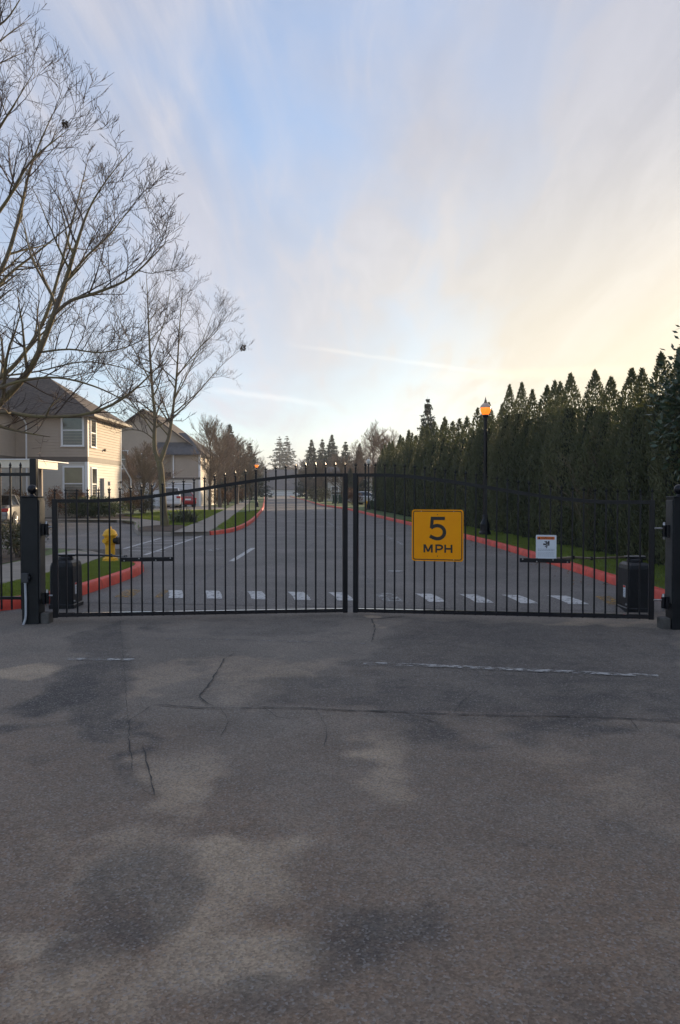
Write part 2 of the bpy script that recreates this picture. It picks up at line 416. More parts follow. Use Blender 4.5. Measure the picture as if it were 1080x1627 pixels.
def worn_paint(name, colr, wear, scale=16.0):
    m = bpy.data.materials.new(name); m.use_nodes = True
    N, L = m.node_tree.nodes, m.node_tree.links
    b = N['Principled BSDF']; b.inputs['Roughness'].default_value = 0.7
    b.inputs['Base Color'].default_value = (*colr, 1)
    t = N.new('ShaderNodeTexCoord')
    n = N.new('ShaderNodeTexNoise'); n.inputs['Scale'].default_value = scale; n.inputs['Detail'].default_value = 8; n.inputs['Roughness'].default_value = 0.75
    L.new(t.outputs['Object'], n.inputs[0])
    mr = N.new('ShaderNodeMapRange'); L.new(n.outputs[0], mr.inputs[0]); mr.inputs[1].default_value = wear - 0.05; mr.inputs[2].default_value = wear + 0.09
    mr.inputs[3].default_value = 0.0; mr.inputs[4].default_value = 0.93
    tr = N.new('ShaderNodeBsdfTransparent'); ms = N.new('ShaderNodeMixShader')
    L.new(mr.outputs[0], ms.inputs[0]); L.new(tr.outputs[0], ms.inputs[1]); L.new(b.outputs[0], ms.inputs[2])
    L.new(ms.outputs[0], N['Material Output'].inputs[0])
    return m
def translucent(m, f, colr):
    N, L = m.node_tree.nodes, m.node_tree.links
    t = N.new('ShaderNodeBsdfTranslucent'); t.inputs[0].default_value = (*colr, 1); ms = N.new('ShaderNodeMixShader'); ms.inputs[0].default_value = f
    L.new(N['Principled BSDF'].outputs[0], ms.inputs[1]); L.new(t.outputs[0], ms.inputs[2]); L.new(ms.outputs[0], N['Material Output'].inputs[0])
translucent(M['blade'], 0.45, (0.30, 0.36, 0.04)); translucent(M['arb'], 0.22, (0.14, 0.15, 0.04)); translucent(M['box'], 0.2, (0.12, 0.16, 0.03))
M['paint'] = worn_paint('white_road_paint', (0.58, 0.57, 0.55), 0.40)
M['paint_worn'] = worn_paint('worn_white_road_paint', (0.38, 0.375, 0.36), 0.48, 9)
M['paint_faint'] = worn_paint('faded_white_road_paint', (0.30, 0.30, 0.31), 0.55, 18)
M['crack'] = worn_paint('crack_shadow_tar', (0.026, 0.025, 0.024), 0.34, 26)
M['paint_yellow'] = worn_paint('worn_yellow_road_paint', (0.42, 0.23, 0.04), 0.50, 18)

# ------------------------------------------------------------------ ground, road, verges
def smooth_line(pts, step=0.5):
    """Catmull-Rom through 2D points"""
    out = []
    p = [Vector((*q, 0)) for q in pts]
    for i in range(len(p) - 1):
        p0, p1, p2, p3 = p[max(i - 1, 0)], p[i], p[i + 1], p[min(i + 2, len(p) - 1)]
        n = max(2, int((p2 - p1).length / step))
        n = min(n, 14)
        for k in range(n):
            t = k / n
            q = 0.5 * ((2 * p1) + (p2 - p0) * t + (2 * p0 - 5 * p1 + 4 * p2 - p3) * t * t + (3 * p1 - p0 - 3 * p2 + p3) * t ** 3)
            out.append((q.x, q.y))
    out.append((p[-1].x, p[-1].y))
    return out
def interp(tab, y):
    for (y0, x0), (y1, x1) in zip(tab, tab[1:]):
        if y <= y1: return x0 + (x1 - x0) * (y - y0) / (y1 - y0)
    return tab[-1][1]

VZ = 0.13
KERB_R = [(4.62, 10.2), (4.60, 12.5), (4.56, 16), (4.46, 19.5), (4.25, 24), (3.6, 32), (2.95, 39), (2.1, 49), (1.4, 58), (0.45, 68), (-0.8, 77), (-2.4, 90), (-6.4, 138), (-12, 200), (-17, 262)]
KERB_L = [(-4.62, 27.8), (-4.25, 29.2), (-4.12, 32), (-4.3, 37), (-5.0, 47), (-7.0, 71), (-9.0, 92), (-13.4, 138), (-19.5, 200), (-25, 262)]
kr_tab = [(y, x) for x, y in KERB_R]
kl_tab = [(y, x) for x, y in KERB_L]
KR, KL = smooth_line(KERB_R), smooth_line(KERB_L)
ISL1 = [(-30, 9.95), (-12, 9.95), (-5.2, 9.98), (-4.55, 10.1), (-4.22, 10.45), (-3.95, 11.2), (-3.84, 12.4), (-3.78, 13.6), (-3.78, 14.6), (-3.88, 15.3), (-4.10, 15.85), (-4.45, 16.35)]
ISL1s = smooth_line(ISL1, 0.3)
ISL1_back = [(-5.3, 17.6), (-6.2, 18.9), (-7.4, 19.8), (-30, 21.5)]

g = MB()
ys = [-60, -20, 0, 20, 60, 120, 200, 300, 500, 900, 1600]
xs = [-1600, -800, -300, -100, -30, 30, 100, 300, 800, 1600]
g.add([(x, y, -0.02) for y in ys for x in xs], [(j * 10 + i, j * 10 + i + 1, (j + 1) * 10 + i + 1, (j + 1) * 10 + i) for j in range(10) for i in range(9)])
tag(g.build('ground', M['terrain']), kind='structure')

# road: asphalt beyond the gate, the parking court on the left, and the drive in front of the gate
rd = MB()
left_edge = [(-60, 9.9), (-60, 42), (-14, 42)] + [(-9, 40), (-7.5, 30), (-5.5, 27.5)] + [(x - 0.12, y) for x, y in KL]
rd.sheet(left_edge + [(x + 0.12, y) for x, y in reversed(KR)] + [(12, 10.2), (12, 9.9)], 0.0)
tag(rd.build('road', M['asphalt']), kind='structure')

# near drive, a fine grid that carries the stain map
NX, NY = 300, 330
X0, X1, Y0, Y1 = -5.2, 5.2, 1.2, 10.0
gx = np.linspace(X0, X1, NX); gy = np.linspace(Y0, Y1, NY)
GX, GY = np.meshgrid(gx, gy)
def blob(px, py, rx, ry, jag=0.55, seed=0.0, soft=0.5):
    c = G(px, py); ex = G(px + rx, py).x - c.x
    ey = abs(G(px, max(py - ry, 800)).y - G(px, py + ry).y) / 2
    d = np.sqrt(((GX - c.x) / ex) ** 2 + ((GY - c.y) / ey) ** 2)
    return d
def fbm_grid(scale, seed, octaves=4):
    out = np.zeros_like(GX)
    for j in range(0, NY, 3):
        for i in range(0, NX, 3):
            vnoise = mnoise.fractal(Vector((gx[i] * scale + seed, gy[j] * scale * 0.8 - seed, seed * 0.37)), 0.9, 2.1, octaves)
            out[j:j + 3, i:i + 3] = vnoise
    # soften the 3x3 blocks
    k = np.pad(out, 2, mode='edge')
    return sum(k[a:a + NY, b:b + NX] for a in range(5) for b in range(5)) / 25.0
n1, n2, n3 = fbm_grid(0.9, 3.1, 5), fbm_grid(2.4, 11.7, 5), fbm_grid(6.0, 23.4, 4)
def unit(a): return (a - a.mean()) / (a.std() + 1e-9)
nz = 0.22 * unit(n1) + 0.20 * unit(n2) + 0.13 * unit(n3)
n1 = unit(n1) * 0.25
def stain(blobs):
    out = np.zeros_like(GX)
    for (px, py, rx, ry, s) in blobs:
        d = blob(px, py, rx, ry)
        t = np.clip((1.25 - d) * 0.55 + nz * 1.5 * np.clip(2.2 - d, 0, 1), 0, 1)
        out = np.maximum(out, s * t * t * (3 - 2 * t))
    return out
light = stain([(30, 1068, 45, 14, .55), (545, 1195, 55, 34, .6), (390, 1350, 80, 45, .5), (375, 1440, 90, 60, .42), (385, 1520, 100, 50, .5),
               (545, 1330, 60, 22, .55), (640, 1352, 40, 16, .6), (25, 1492, 50, 30, .65), (70, 1400, 80, 80, .30), (300, 1230, 130, 90, .38),
               (120, 1580, 90, 55, .38), (270, 1165, 80, 45, .45), (610, 1215, 40, 60, .4), (770, 1262, 60, 26, .35), (1030, 1490, 80, 60, .22),
               (420, 1065, 130, 45, .28), (20, 1300, 60, 40, .3), (960, 1240, 130, 60, .2), (230, 1080, 60, 40, .25), (1000, 1010, 120, 25, .35),
               (595, 992, 14, 16, .75), (105, 1488, 26, 5, .5), (540, 1590, 70, 20, .25)])
dark = stain([(700, 1450, 170, 100, .62), (200, 1420, 85, 70, .45), (870, 1330, 130, 60, .45), (150, 1070, 45, 90, .65), (700, 1090, 150, 55, .5),
              (920, 1095, 220, 50, .55), (100, 1272, 70, 22, .5), (545, 1500, 50, 100, .4), (440, 1590, 90, 30, .4), (820, 1050, 180, 22, .4),
              (520, 1010, 60, 10, .3), (900, 1560, 160, 70, .3), (620, 1290, 60, 30, .2), (300, 1190, 60, 30, .3), (60, 1180, 60, 40, .35)])
def polymask(pxs, seed):
    pts = [G(*p) for p in pxs]; poly = [(p.x, p.y) for p in pts]
    wx = GX + 0.05 * unit(n2) + 0.03 * unit(n3); wy = GY + 0.05 * unit(n3)
    inside = np.zeros(GX.shape, bool); j = len(poly) - 1
    for i in range(len(poly)):
        (xi, yi), (xj, yj) = poly[i], poly[j]
        inside ^= ((yi > wy) != (yj > wy)) & (wx < (xj - xi) * (wy - yi) / (yj - yi + 1e-12) + xi); j = i
    m_ = inside.astype(float); k_ = np.pad(m_, 1, mode='edge')
    return sum(k_[a:a + NY, b:b + NX] for a in range(3) for b in range(3)) / 9.0
light = np.clip(light * 1.5, 0, 0.9); dark = np.clip(dark * 1.15, 0, 0.85)
for pxs, s_ in (([(108, 1012), (190, 984), (199, 1062), (206, 1180), (150, 1174), (118, 1160), (130, 1080)], .55),
                ([(203, 1150), (230, 1150), (247, 1270), (212, 1245)], .65),
                ([(640, 984), (1060, 1000), (1100, 1075), (1100, 1150), (640, 1134), (560, 1128), (690, 1080), (560, 1058)], .50),
                ([(300, 985), (540, 985), (545, 1010), (330, 1012)], .30), ([(420, 1078), (560, 1075), (640, 1128), (380, 1120)], .35)):
    pm = polymask(pxs, 1); dark = np.maximum(dark, pm * s_); light = light * (1 - pm * 0.6)
pm = polymask([(352, 1052), (440, 1045), (470, 1075), (430, 1120), (345, 1118), (325, 1095)], 2); light = np.maximum(light, pm * 0.30)
brown = np.clip(0.75 * np.clip((6.2 - GY) / 3.5, 0, 1) + 0.30 * n1 + 0.25 * np.clip((-GX - 0.3) / 3.0, 0, 1) * np.clip((7.5 - GY) / 3, 0, 1), 0, 0.9)
mnear = bpy.data.meshes.new('driveway')
vz = 0.004 + 0.012 * n1.ravel() * 0.25
mnear.from_pydata(np.stack([GX.ravel(), GY.ravel(), vz], 1).tolist(), [], [(j * NX + i, j * NX + i + 1, (j + 1) * NX + i + 1, (j + 1) * NX + i) for j in range(NY - 1) for i in range(NX - 1)])
ca = mnear.color_attributes.new('stain', 'FLOAT_COLOR', 'POINT')
ca.data.foreach_set('color', np.stack([light.ravel(), dark.ravel(), brown.ravel(), np.ones(NX * NY)], 1).astype(np.float32).ravel())
mnear.materials.append(M['asphalt_near']); mnear.shade_smooth()
drv = obj('driveway', mnear); tag(drv, kind='structure')
ap = MB()   # plain asphalt around and behind the stained drive
ap.sheet([(-60, -40), (60, -40), (60, 9.9), (-60, 9.9)], -0.006)
tag(ap.build('forecourt', M['asphalt']), kind='structure')

def kerb(name, line, side, m, w=0.15, h=0.14):
    """kerb along a polyline; side=+1 puts the body on the left of the walking direction"""
    k = MB(); n = len(line)
    prof = [(0.0, -0.03), (0.012, h - 0.03), (0.035, h), (w - 0.02, h + 0.004), (w, h - 0.012), (w, -0.03)]
    for i, (x, y) in enumerate(line):
        a, b_ = Vector(line[max(i - 1, 0)]), Vector(line[min(i + 1, n - 1)])
        t = (b_ - a).normalized(); nn = Vector((-t.y, t.x)) * side
        for (d, z) in prof: k.v.append((x + nn.x * d, y + nn.y * d, z))
    q = len(prof)
    for i in range(n - 1):
        for j in range(q - 1):
            a = i * q + j; k.f.append((a, a + 1, a + q + 1, a + q))
    k.f.append(tuple(range(q))); k.f.append(tuple((n - 1) * q + j for j in range(q)))
    o = k.build(name, m, auto=40)
    acc = 0.0; nxt = 1.2
    jp = [(-.003, -.03), (.009, h - .03), (.033, h + .0025), (w - .02, h + .0065), (w + .003, h - .010), (w + .003, -.03)]
    for i in range(n - 1):
        a, b_ = Vector(line[i]), Vector(line[i + 1]); seg = (b_ - a).length
        while acc + seg > nxt and nxt < 400:
            if a.y < 50 and abs(a.x) < 12:
                p = a.lerp(b_, (nxt - acc) / seg); t = (b_ - a).normalized(); nn = Vector((-t.y, t.x)) * side; j_ = MB()
                for e_ in (-.006, .006): j_.v += [(p.x + nn.x * d + t.x * e_, p.y + nn.y * d + t.y * e_, z) for d, z in jp]
                for q_ in range(5): j_.f.append((q_, q_ + 1, q_ + 7, q_ + 6))
                j_.build('kerb_joint', M['conc_dark'], o)
            nxt += 3.0
        acc += seg
    return tag(o, kind='structure')
kerb('red_kerb_right', KR, -1, M['red'])
kerb('red_kerb_left', KL, 1, M['red'])
kerb('red_kerb_island', ISL1s, 1, M['red'], w=0.17, h=0.15)
kerb('grey_kerb_island', [ISL1s[-1]] + smooth_line([(-4.47, 16.38)] + ISL1_back, 0.5), 1, M['conc'])

def inset(line, d, side):
    out = []
    n = len(line)
    for i, (x, y) in enumerate(line):
        a, b_ = Vector(line[max(i - 1, 0)]), Vector(line[min(i + 1, n - 1)])
        t = (b_ - a).normalized(); out.append((x - t.y * d * side, y + t.x * d * side))
    return out
def verge(name, poly, m=None, z=VZ):
    o = MB().sheet(poly, z).build(name, m or M['soil']); return tag(o, kind='structure')
KRi, KLi = inset(KR, 0.13, -1), inset(KL, 0.13, 1)
verge('verge_right', KRi + [(80, 262), (80, 10.2)])
isl_poly = inset(ISL1s, 0.15, 1) + [(x - 0.05, y - 0.12) for x, y in ISL1_back]
verge('island_verge', isl_poly)
LOT_EDGE = [(-60, 39.6), (-15, 39.4), (-11.2, 38.8), (-9.7, 36.5), (-8.4, 31.5), (-7.4, 28.2), (-7.0, 27.5), (-5.9, 27.2)]
verge('lawn_left', KLi + [(-120, 262), (-120, 39.7)] + [(x, y + 0.1) for x, y in LOT_EDGE] + [(-4.75, 27.6)])
kerb('kerb_parking', smooth_line(LOT_EDGE[:-1], 0.6) + [(-5.9, 27.18), (-4.66, 27.62)], 1, M['conc'])

# pavements
def pave(name, poly, z=VZ + 0.012, m=None):
    o = MB().sheet(poly, z).build(name, m or M['conc']); return tag(o, kind='structure')
sl = [(-5.9, 27.25), (-6.3, 31.5), (-7.0, 40), (-8.1, 51), (-10.3, 73), (-12.6, 95), (-17.2, 138)]
sr = [(-4.72, 27.6), (-5.0, 31.5), (-5.75, 40), (-6.85, 51), (-9.0, 73), (-11.2, 95), (-15.8, 138)]
pave('pavement_left', smooth_line(sl, 2) + list(reversed(smooth_line(sr, 2))))
pave('pavement_ramp', [(-5.95, 27.0), (-4.66, 27.55), (-4.74, 27.9), (-5.9, 27.8)], VZ + 0.016)
pave('pavement_island', [(-5.30, 10.3), (-5.2, 12.7), (-5.05, 15.0), (-5.25, 17.4), (-6.5, 18.9), (-6.6, 15.6), (-6.75, 10.3)])
pave('pavement_parking', [(-40, 39.75), (-15, 39.6), (-11.0, 39.0), (-9.5, 36.6), (-8.2, 31.6), (-7.3, 29.2), (-6.2, 29.0), (-7.0, 31.5), (-8.6, 37.5), (-10.2, 40.4), (-15, 41), (-40, 41.2)], VZ + 0.008)
pave('house_driveway', [(-9.2, 60), (-10.0, 68), (-12.8, 75.5), (-24, 75.5), (-24, 66), (-14, 60)], VZ + 0.006)
verge('planting_bed_tree', smooth_line([(-7.2, 27.6), (-6.05, 27.6), (-6.1, 29.5), (-6.5, 32.5), (-7.6, 33), (-8.0, 31), (-7.2, 27.6)], 0.4)[:-1], M['mulch'], VZ + 0.02)
verge('planting_bed_island', [(-6.8, 12), (-6.7, 16), (-7.2, 19.2), (-12, 20), (-12, 12)], M['mulch'], VZ + 0.01)
verge('planting_bed_house', [(-13.5, 41.05), (-10.4, 40.6), (-10.6, 44), (-12.8, 50), (-30, 52), (-30, 41.2)], M['mulch'], VZ + 0.01)
verge('planting_bed_hedge', [(x + 1.75, y) for x, y in KERB_R if y < 60] + [(9, 60), (9, 10.4)], M['mulch'], VZ + 0.01)

# speed hump across the road, slightly skew
HA, HB = Vector((-3.74, 11.95)), Vector((4.55, 11.05))
hd = (HB - HA).normalized(); hn = Vector((-hd.y, hd.x))
HW, HH = 1.05, 0.075
def hump_z(s_):     # s_ across the hump, -HW (near) .. HW (far)
    return HH * max(0.0, 1 - (s_ / HW) ** 2)
hm = MB(); ns, nl = 16, 24
for i in range(nl + 1):
    c = HA + (HB - HA) * (i / nl)
    taper = min(1.0, min(i, nl - i) / 2.0)
    for j in range(ns + 1):
        s_ = -HW + 2 * HW * j / ns
        q = c + hn * s_
        hm.v.append((q.x, q.y, 0.004 + hump_z(s_) * taper))
for i in range(nl):
    for j in range(ns):
        a = i * (ns + 1) + j; hm.f.append((a, a + ns + 1, a + ns + 2, a + 1))
hump = hm.build('speed_hump', M['asphalt'], smooth=True); tag(hump, kind='structure')
def hump_stripe(l0, w, slant, m, s0=-0.74, s1=-0.16, name='stripe'):
    k = MB(); n = 10
    for j in range(n + 1):
        s_ = s0 + (s1 - s0) * j / n
        t = j / n
        sh = slant * (1 - t) - slant * 0.35 * t * t
        for dl in (0, w):
            c = HA + hd * (l0 + sh + dl) + hn * s_
            k.v.append((c.x, c.y, 0.009 + hump_z(s_)))
    for j in range(n):
        a = 2 * j; k.f.append((a, a + 1, a + 3, a + 2))
    return k.build(name, m, hump)
def along(px, py):
    c = G(px, py, 0.04).xy; return (c - HA).dot(hd)
for (px, py, wd, m) in [(262, 946, 0.235, 'paint'), (323, 946, 0.25, 'paint'), (392, 947, 0.25, 'paint'), (458, 948, 0.26, 'paint'), (524, 949, 0.26, 'paint'),
                        (594, 952, 0.30, 'paint_worn'), (664, 953, 0.27, 'paint'), (737, 955, 0.27, 'paint'), (808, 957, 0.26, 'paint'), (884, 959, 0.30, 'paint')]:
    hump_stripe(along(px, py), wd * 0.9, 0.15, M[m])
hump_stripe(along(186, 946), 0.26, 0.05, M['paint_yellow'], name='yellow_stripe')
hump_stripe(along(250, 946), 0.10, 0.05, M['paint_yellow'], name='yellow_stripe')
hump_stripe(along(962, 962), 0.22, 0.05, M['paint_yellow'], name='yellow_stripe')

# painted lines on the road (ribbons a few millimetres above it)
def ribbon(name, pts, w, m, z=0.006, jag=0.0, seed=1, wvar=0.0, parent=None):
    rnd = random.Random(seed); k = MB()
    dense = []
    for a, b_ in zip(pts, pts[1:]):
        a, b_ = Vector(a[:2]), Vector(b_[:2]); n = max(1, int((b_ - a).length / (0.06 if jag else 0.5)))
        n = min(n, 80)
        for i in range(n): dense.append(a.lerp(b_, i / n))
    dense.append(Vector(pts[-1][:2]))
    for i, p in enumerate(dense):
        t = (dense[min(i + 1, len(dense) - 1)] - dense[max(i - 1, 0)]).normalized(); nn = Vector((-t.y, t.x))
        off = rnd.uniform(-jag, jag); ww = w * (1 + rnd.uniform(-wvar, wvar)) / 2
        if wvar and (i == 0 or i == len(dense) - 1): ww *= 0.2
        for s_ in (ww, -ww): k.v.append((p.x + nn.x * (off + s_), p.y + nn.y * (off + s_), z))
    for i in range(len(dense) - 1):
        a = 2 * i; k.f.append((a, a + 1, a + 3, a + 2))
    return tag(k.build(name, m, parent), kind='structure' if parent is None else None)
def px_line(name, pxs, w, m, **k): return ribbon(name, [G(*p) for p in pxs], w, m, **k)
px_line('painted_line', [(368, 892), (402, 871)], 0.13, M['paint'])
px_line('painted_line', [(290, 940), (366, 893)], 0.10, M['paint_faint'])
px_line('painted_line', [(437, 859.5), (645, 859.5)], 0.09, M['paint_worn'])
px_line('painted_line', [(395, 880), (455, 879)], 0.06, M['paint_faint'])
px_line('painted_line', [(600, 905), (730, 906)], 0.05, M['paint_faint'])
px_line('painted_line', [(575, 906), (590, 935), (596, 965)], 0.07, M['paint_faint'])
px_line('painted_line', [(520, 829), (538, 840)], 0.12, M['paint_worn'])
px_line('painted_line', [(604, 847), (640, 866)], 0.12, M['paint_worn'])
px_line('painted_line', [(700, 888), (760, 915), (850, 925)], 0.07, M['paint_faint'])
px_line('painted_line', [(325, 876), (352, 871)], 0.22, M['paint_worn'])
px_line('painted_line', [(486, 872), (500, 862)], 0.1, M['paint_faint'])
for a, b_ in (((197, 872), (256, 855)), ((230, 882), (322, 851)), ((130, 850), (162, 841)), ((62, 856), (90, 848)), ((205, 875), (262, 877)), ((215, 870), (278, 869)), ((226, 865), (294, 862)), ((238, 861), (308, 857)), ((100, 888), (190, 884)), ((128, 898), (190, 893))):
    px_line('parking_line', [a, b_], 0.10, M['paint'] if a[0] > 195 else M['paint_worn'])
px_line('painted_line', [(578, 1055.5), (700, 1060), (1046, 1076)], 0.10, M['paint_worn'], z=0.013)
px_line('painted_line', [(107, 1049), (212, 1050)], 0.09, M['paint_worn'], z=0.013)
px_line('painted_line', [(212, 1015), (400, 1019), (592, 1025)], 0.05, M['paint_faint'], z=0.013)
# cracks in the drive
cr = [([(243, 1121), (280, 1124), (350, 1128), (420, 1126), (500, 1128), (560, 1131), (640, 1133), (720, 1137), (800, 1139), (900, 1140), (1000, 1144), (1090, 1150)], 0.014),
      ([(357, 1047), (345, 1068), (332, 1090), (316, 1108), (330, 1120), (352, 1128)], 0.010),
      ([(243, 1121), (205, 1148), (204, 1180), (212, 1230)], 0.006),
      ([(228, 1188), (236, 1225), (245, 1268)], 0.007), ([(245, 1268), (215, 1252)], 0.006),
      ([(562, 986), (600, 984), (645, 980)], 0.022), ([(590, 984), (596, 1000), (590, 1022)], 0.012),
      ([(213, 1014), (330, 1017), (530, 1022)], 0.006), ([(175, 1281), (190, 1286)], 0.008),
      ([(466, 1630), (492, 1610)], 0.006), ([(357, 1047), (372, 1040)], 0.008), ([(640, 1133), (690, 1150), (730, 1152)], 0.006),
      ([(500, 1128), (520, 1160), (514, 1190)], 0.004), ([(316, 1108), (285, 1112), (262, 1119)], 0.005), ([(720, 1137), (735, 1115), (760, 1098)], 0.004), ([(420, 1126), (440, 1142), (470, 1146)], 0.004), ([(1000, 1144), (1020, 1170)], 0.004),
      ([(352, 1128), (362, 1150), (350, 1172)], 0.004), ([(640, 1000), (700, 1012), (760, 1008)], 0.004),
      ([(860, 1140), (900, 1133), (960, 1139)], 0.005), ([(190, 985), (197, 1062), (203, 1148)], 0.003)]
for i, (pp, w) in enumerate(cr):
    ribbon('crack', [G(*p) for p in pp], w, M['crack'], z=0.0125, jag=0.006, seed=40 + i, wvar=0.75, parent=drv)
mh = MB(); c = G(628, 908)
mh.lathe([(0.15, 0.0), (0.15, 0.012), (0.12, 0.014), (0.12, 0.010), (0.0, 0.012)], 20, (c.x, c.y, 0.0))
vc = mh.build('valve_cover', M['manhole']); tag(vc, 'small round iron valve cover set in the road behind the gate', 'valve cover')

# ------------------------------------------------------------------ gate leaves
PICKETS = 29
def finial_mesh():
    k = MB()
    k.box((-0.013, -0.013, -0.012), (0.013, 0.013, 0.004), 0.003)        # collar
    k.lathe([(0.007, 0.0), (0.007, 0.022), (0.011, 0.030), (0.008, 0.040), (0.0015, 0.068)], 6)
    for s_ in (-1, 1):
        k.tube([(0, 0, 0.020), (s_ * 0.012, 0, 0.030), (s_ * 0.022, 0, 0.044)], [0.006, 0.006, 0.0015], 5)
        k.tube([(0, 0, 0.020), (0, s_ * 0.012, 0.030), (0, s_ * 0.022, 0.044)], [0.006, 0.006, 0.0015], 5)
    return k.mesh('finial', M['black'])
FIN = finial_mesh()
def smoothstep(t): t = max(0.0, min(1.0, t)); return t * t * (3 - 2 * t)
def gate_leaf(hinge, meet, z0, zh, zm, label):
    d = Vector(meet) - Vector(hinge); L_ = d.length; rz = math.atan2(d.y, d.x)
    root = empty('gate_leaf', (hinge[0], hinge[1], 0), rz, label, 'gate', 'the two leaves of the drive gate')
    def ztop(u_): return zh + (zm - zh) * smoothstep((u_ - 0.10) / 0.84)
    def zbot(u_): return z0[0] + (z0[1] - z0[0]) * u_
    # top rail following the bell curve
    k = MB(); n = 48; hw, hh = 0.019, 0.021
    for i in range(n + 1):
        u_ = i / n; x = 0.028 + (L_ - 0.056) * u_; z = ztop(u_)
        k.v += [(x, -hw, z - hh), (x, hw, z - hh), (x, hw, z + hh), (x, -hw, z + hh)]
    for i in range(n):
        for j in range(4):
            a, b_ = i * 4 + j, i * 4 + (j + 1) % 4
            k.f.append((a, a + 4, b_ + 4, b_))
    k.build('top_rail', M['black'], root)
    k = MB(); hh = 0.023
    a, b_ = zbot(0), zbot(1)
    k.add([(0.028, -0.021, a - hh), (L_ - 0.028, -0.021, b_ - hh), (L_ - 0.028, 0.021, b_ - hh), (0.028, 0.021, a - hh), (0.028, -0.021, a + hh), (L_ - 0.028, -0.021, b_ + hh), (L_ - 0.028, 0.021, b_ + hh), (0.028, 0.021, a + hh)],
          [(0, 3, 2, 1), (4, 5, 6, 7), (0, 1, 5, 4), (1, 2, 6, 5), (2, 3, 7, 6), (3, 0, 4, 7)])
    k.build('bottom_rail', M['gloss'], root)
    for x, z, zb in ((0.0, zh, z0[0]), (L_, zm, z0[1])):
        MB().box((x - 0.030, -0.030, zb - 0.03), (x + 0.030, 0.030, z + 0.024), 0.004).build('end_post', M['black'], root)
    base = MB().box((-0.0095, -0.0095, 0), (0.0095, 0.0095, 1)).mesh('picket', M['black'])
    for i in range(PICKETS):
        u_ = i / (PICKETS - 1); zb, zt = zbot(u_) - 0.028, ztop(u_) + 0.095
        if i in (0, PICKETS - 1): zb = ztop(u_) + 0.0245
        h = zt - zb
        p = MB().box((-0.0095, -0.0095, 0), (0.0095, 0.0095, h)).build('picket', M['black'], root, (u_ * L_, 0, zb))
        obj('finial', FIN, p, (0, 0, h))
    return root, L_, rz
LH, LM_ = (-3.39, 9.2), (0.064, 9.8)
RH, RM_ = (3.589, 8.9), (0.2, 9.8)
gl, GLEN, GLA = gate_leaf(LH, LM_, (0.097, 0.064), 1.458, 1.777, 'left leaf of the black iron drive gate, beside the hydrant island')
gr, GREN, GRA = gate_leaf(RH, RM_, (0.124, 0.064), 1.447, 1.777, 'right leaf of the black iron drive gate, carrying the yellow speed sign')
# operator brackets: flat bars bolted on the gate
def arm_bar(root, L_, s0, s1, front):
    y0, y1 = ((-0.040, -0.0105) if front else (0.0105, 0.040))
    b_ = MB().box((s0 * L_, y0, 0.725), (s1 * L_, y1, 0.775), 0.003).build('arm_bracket', M['black'], root)
    yy = y0 if front else y1
    sg = -1 if front else 1
    for t in (0.06, 0.34, 0.66, 0.94):
        x = (s0 + (s1 - s0) * t) * L_
        k = MB(); k.tube([(x, yy, 0.75 + (0.012 if t in (0.34, 0.94) else -0.012)), (x, yy + sg * 0.008, 0.75 + (0.012 if t in (0.34, 0.94) else -0.012))], [0.009, 0.006], 8)
        k.build('bolt', M['steel'], b_)
arm_bar(gl, GLEN, 0.217, 0.393, True)
arm_bar(gr, GREN, 1 - 0.7446, 1 - 0.578, False)

# ------------------------------------------------------------------ gate posts
def gate_post(loc, rz, label, inner):
    """0.2 m square post; inner=+1: hinge face at +x"""
    root = empty('gate_post', loc, rz, label, 'gate post', 'posts the gate leaves hang on')
    MB().box((-0.10, -0.10, 0.0), (0.10, 0.10, 1.50), 0.006).build('post_body', M['post'], root)
    # cover channel on the hinge side, paler than the post body
    x0 = inner * 0.1025
    MB().box((min(x0, x0 + inner * 0.012), -0.085, 0.30), (max(x0, x0 + inner * 0.012), 0.085, 1.47), 0.003).build('side_channel', M['postside'], root)
    cap = MB().box((-0.108, -0.108, 1.5005), (0.108, 0.108, 1.515), 0.004).build('cap_plate', M['post'], root)
    k = MB(); k.lathe([(0.035, 1.515), (0.035, 1.525), (0.022, 1.532), (0.022, 1.545)] + [(max(0.001, 0.056 * math.sin(a)), 1.597 - 0.056 * math.cos(a)) for a in np.linspace(0.42, math.pi, 12)], 18)
    k.build('ball_finial', M['black'], cap, smooth=True)
    bx0 = inner * 0.1035
    MB().box((min(bx0, bx0 + inner * 0.10), -0.07, -0.01), (max(bx0, bx0 + inner * 0.10), 0.09, 0.13), 0.01).build('footing', M['conc_dark'], root)
    for z in (1.12, 0.30):
        h = empty('hinge', (0, 0, 0)); 
        bpy.data.objects.remove(h)
        k = MB()
        k.box((min(inner * 0.116, inner * 0.150), -0.045, z - 0.07), (max(inner * 0.116, inner * 0.150), 0.045, z + 0.07), 0.004)
        k.tube([(inner * 0.168, 0, z - 0.065), (inner * 0.168, 0, z + 0.065)], 0.021, 10)
        hg = k.build('hinge', M['black'], root)
        k = MB(); k.tube([(inner * 0.14, 0, z + 0.03), (inner * 0.275, 0.0, z + 0.03)], 0.010, 8); k.build('hinge_bolt', M['steel'], hg)
        k = MB(); k.tube([(inner * 0.165, 0, z + 0.066), (inner * 0.165, 0, z + 0.10)], [0.022, 0.015], 8); k.build('bearing_cap', M['steel'], hg)
        k = MB(); k.tube([(inner * 0.165, 0, z - 0.095), (inner * 0.165, 0, z - 0.066)], [0.015, 0.019], 8); k.build('bearing_cap', M['steel'], hg)
    return root
lp = gate_post((-3.655, 9.20, 0), 0.0, 'charcoal gate post with ball top, thin grey conduit down its front, left of the gate', 1)
rp = gate_post((3.866, 8.83, 0), 0.0, 'charcoal gate post with ball top at the right picture edge', -1)
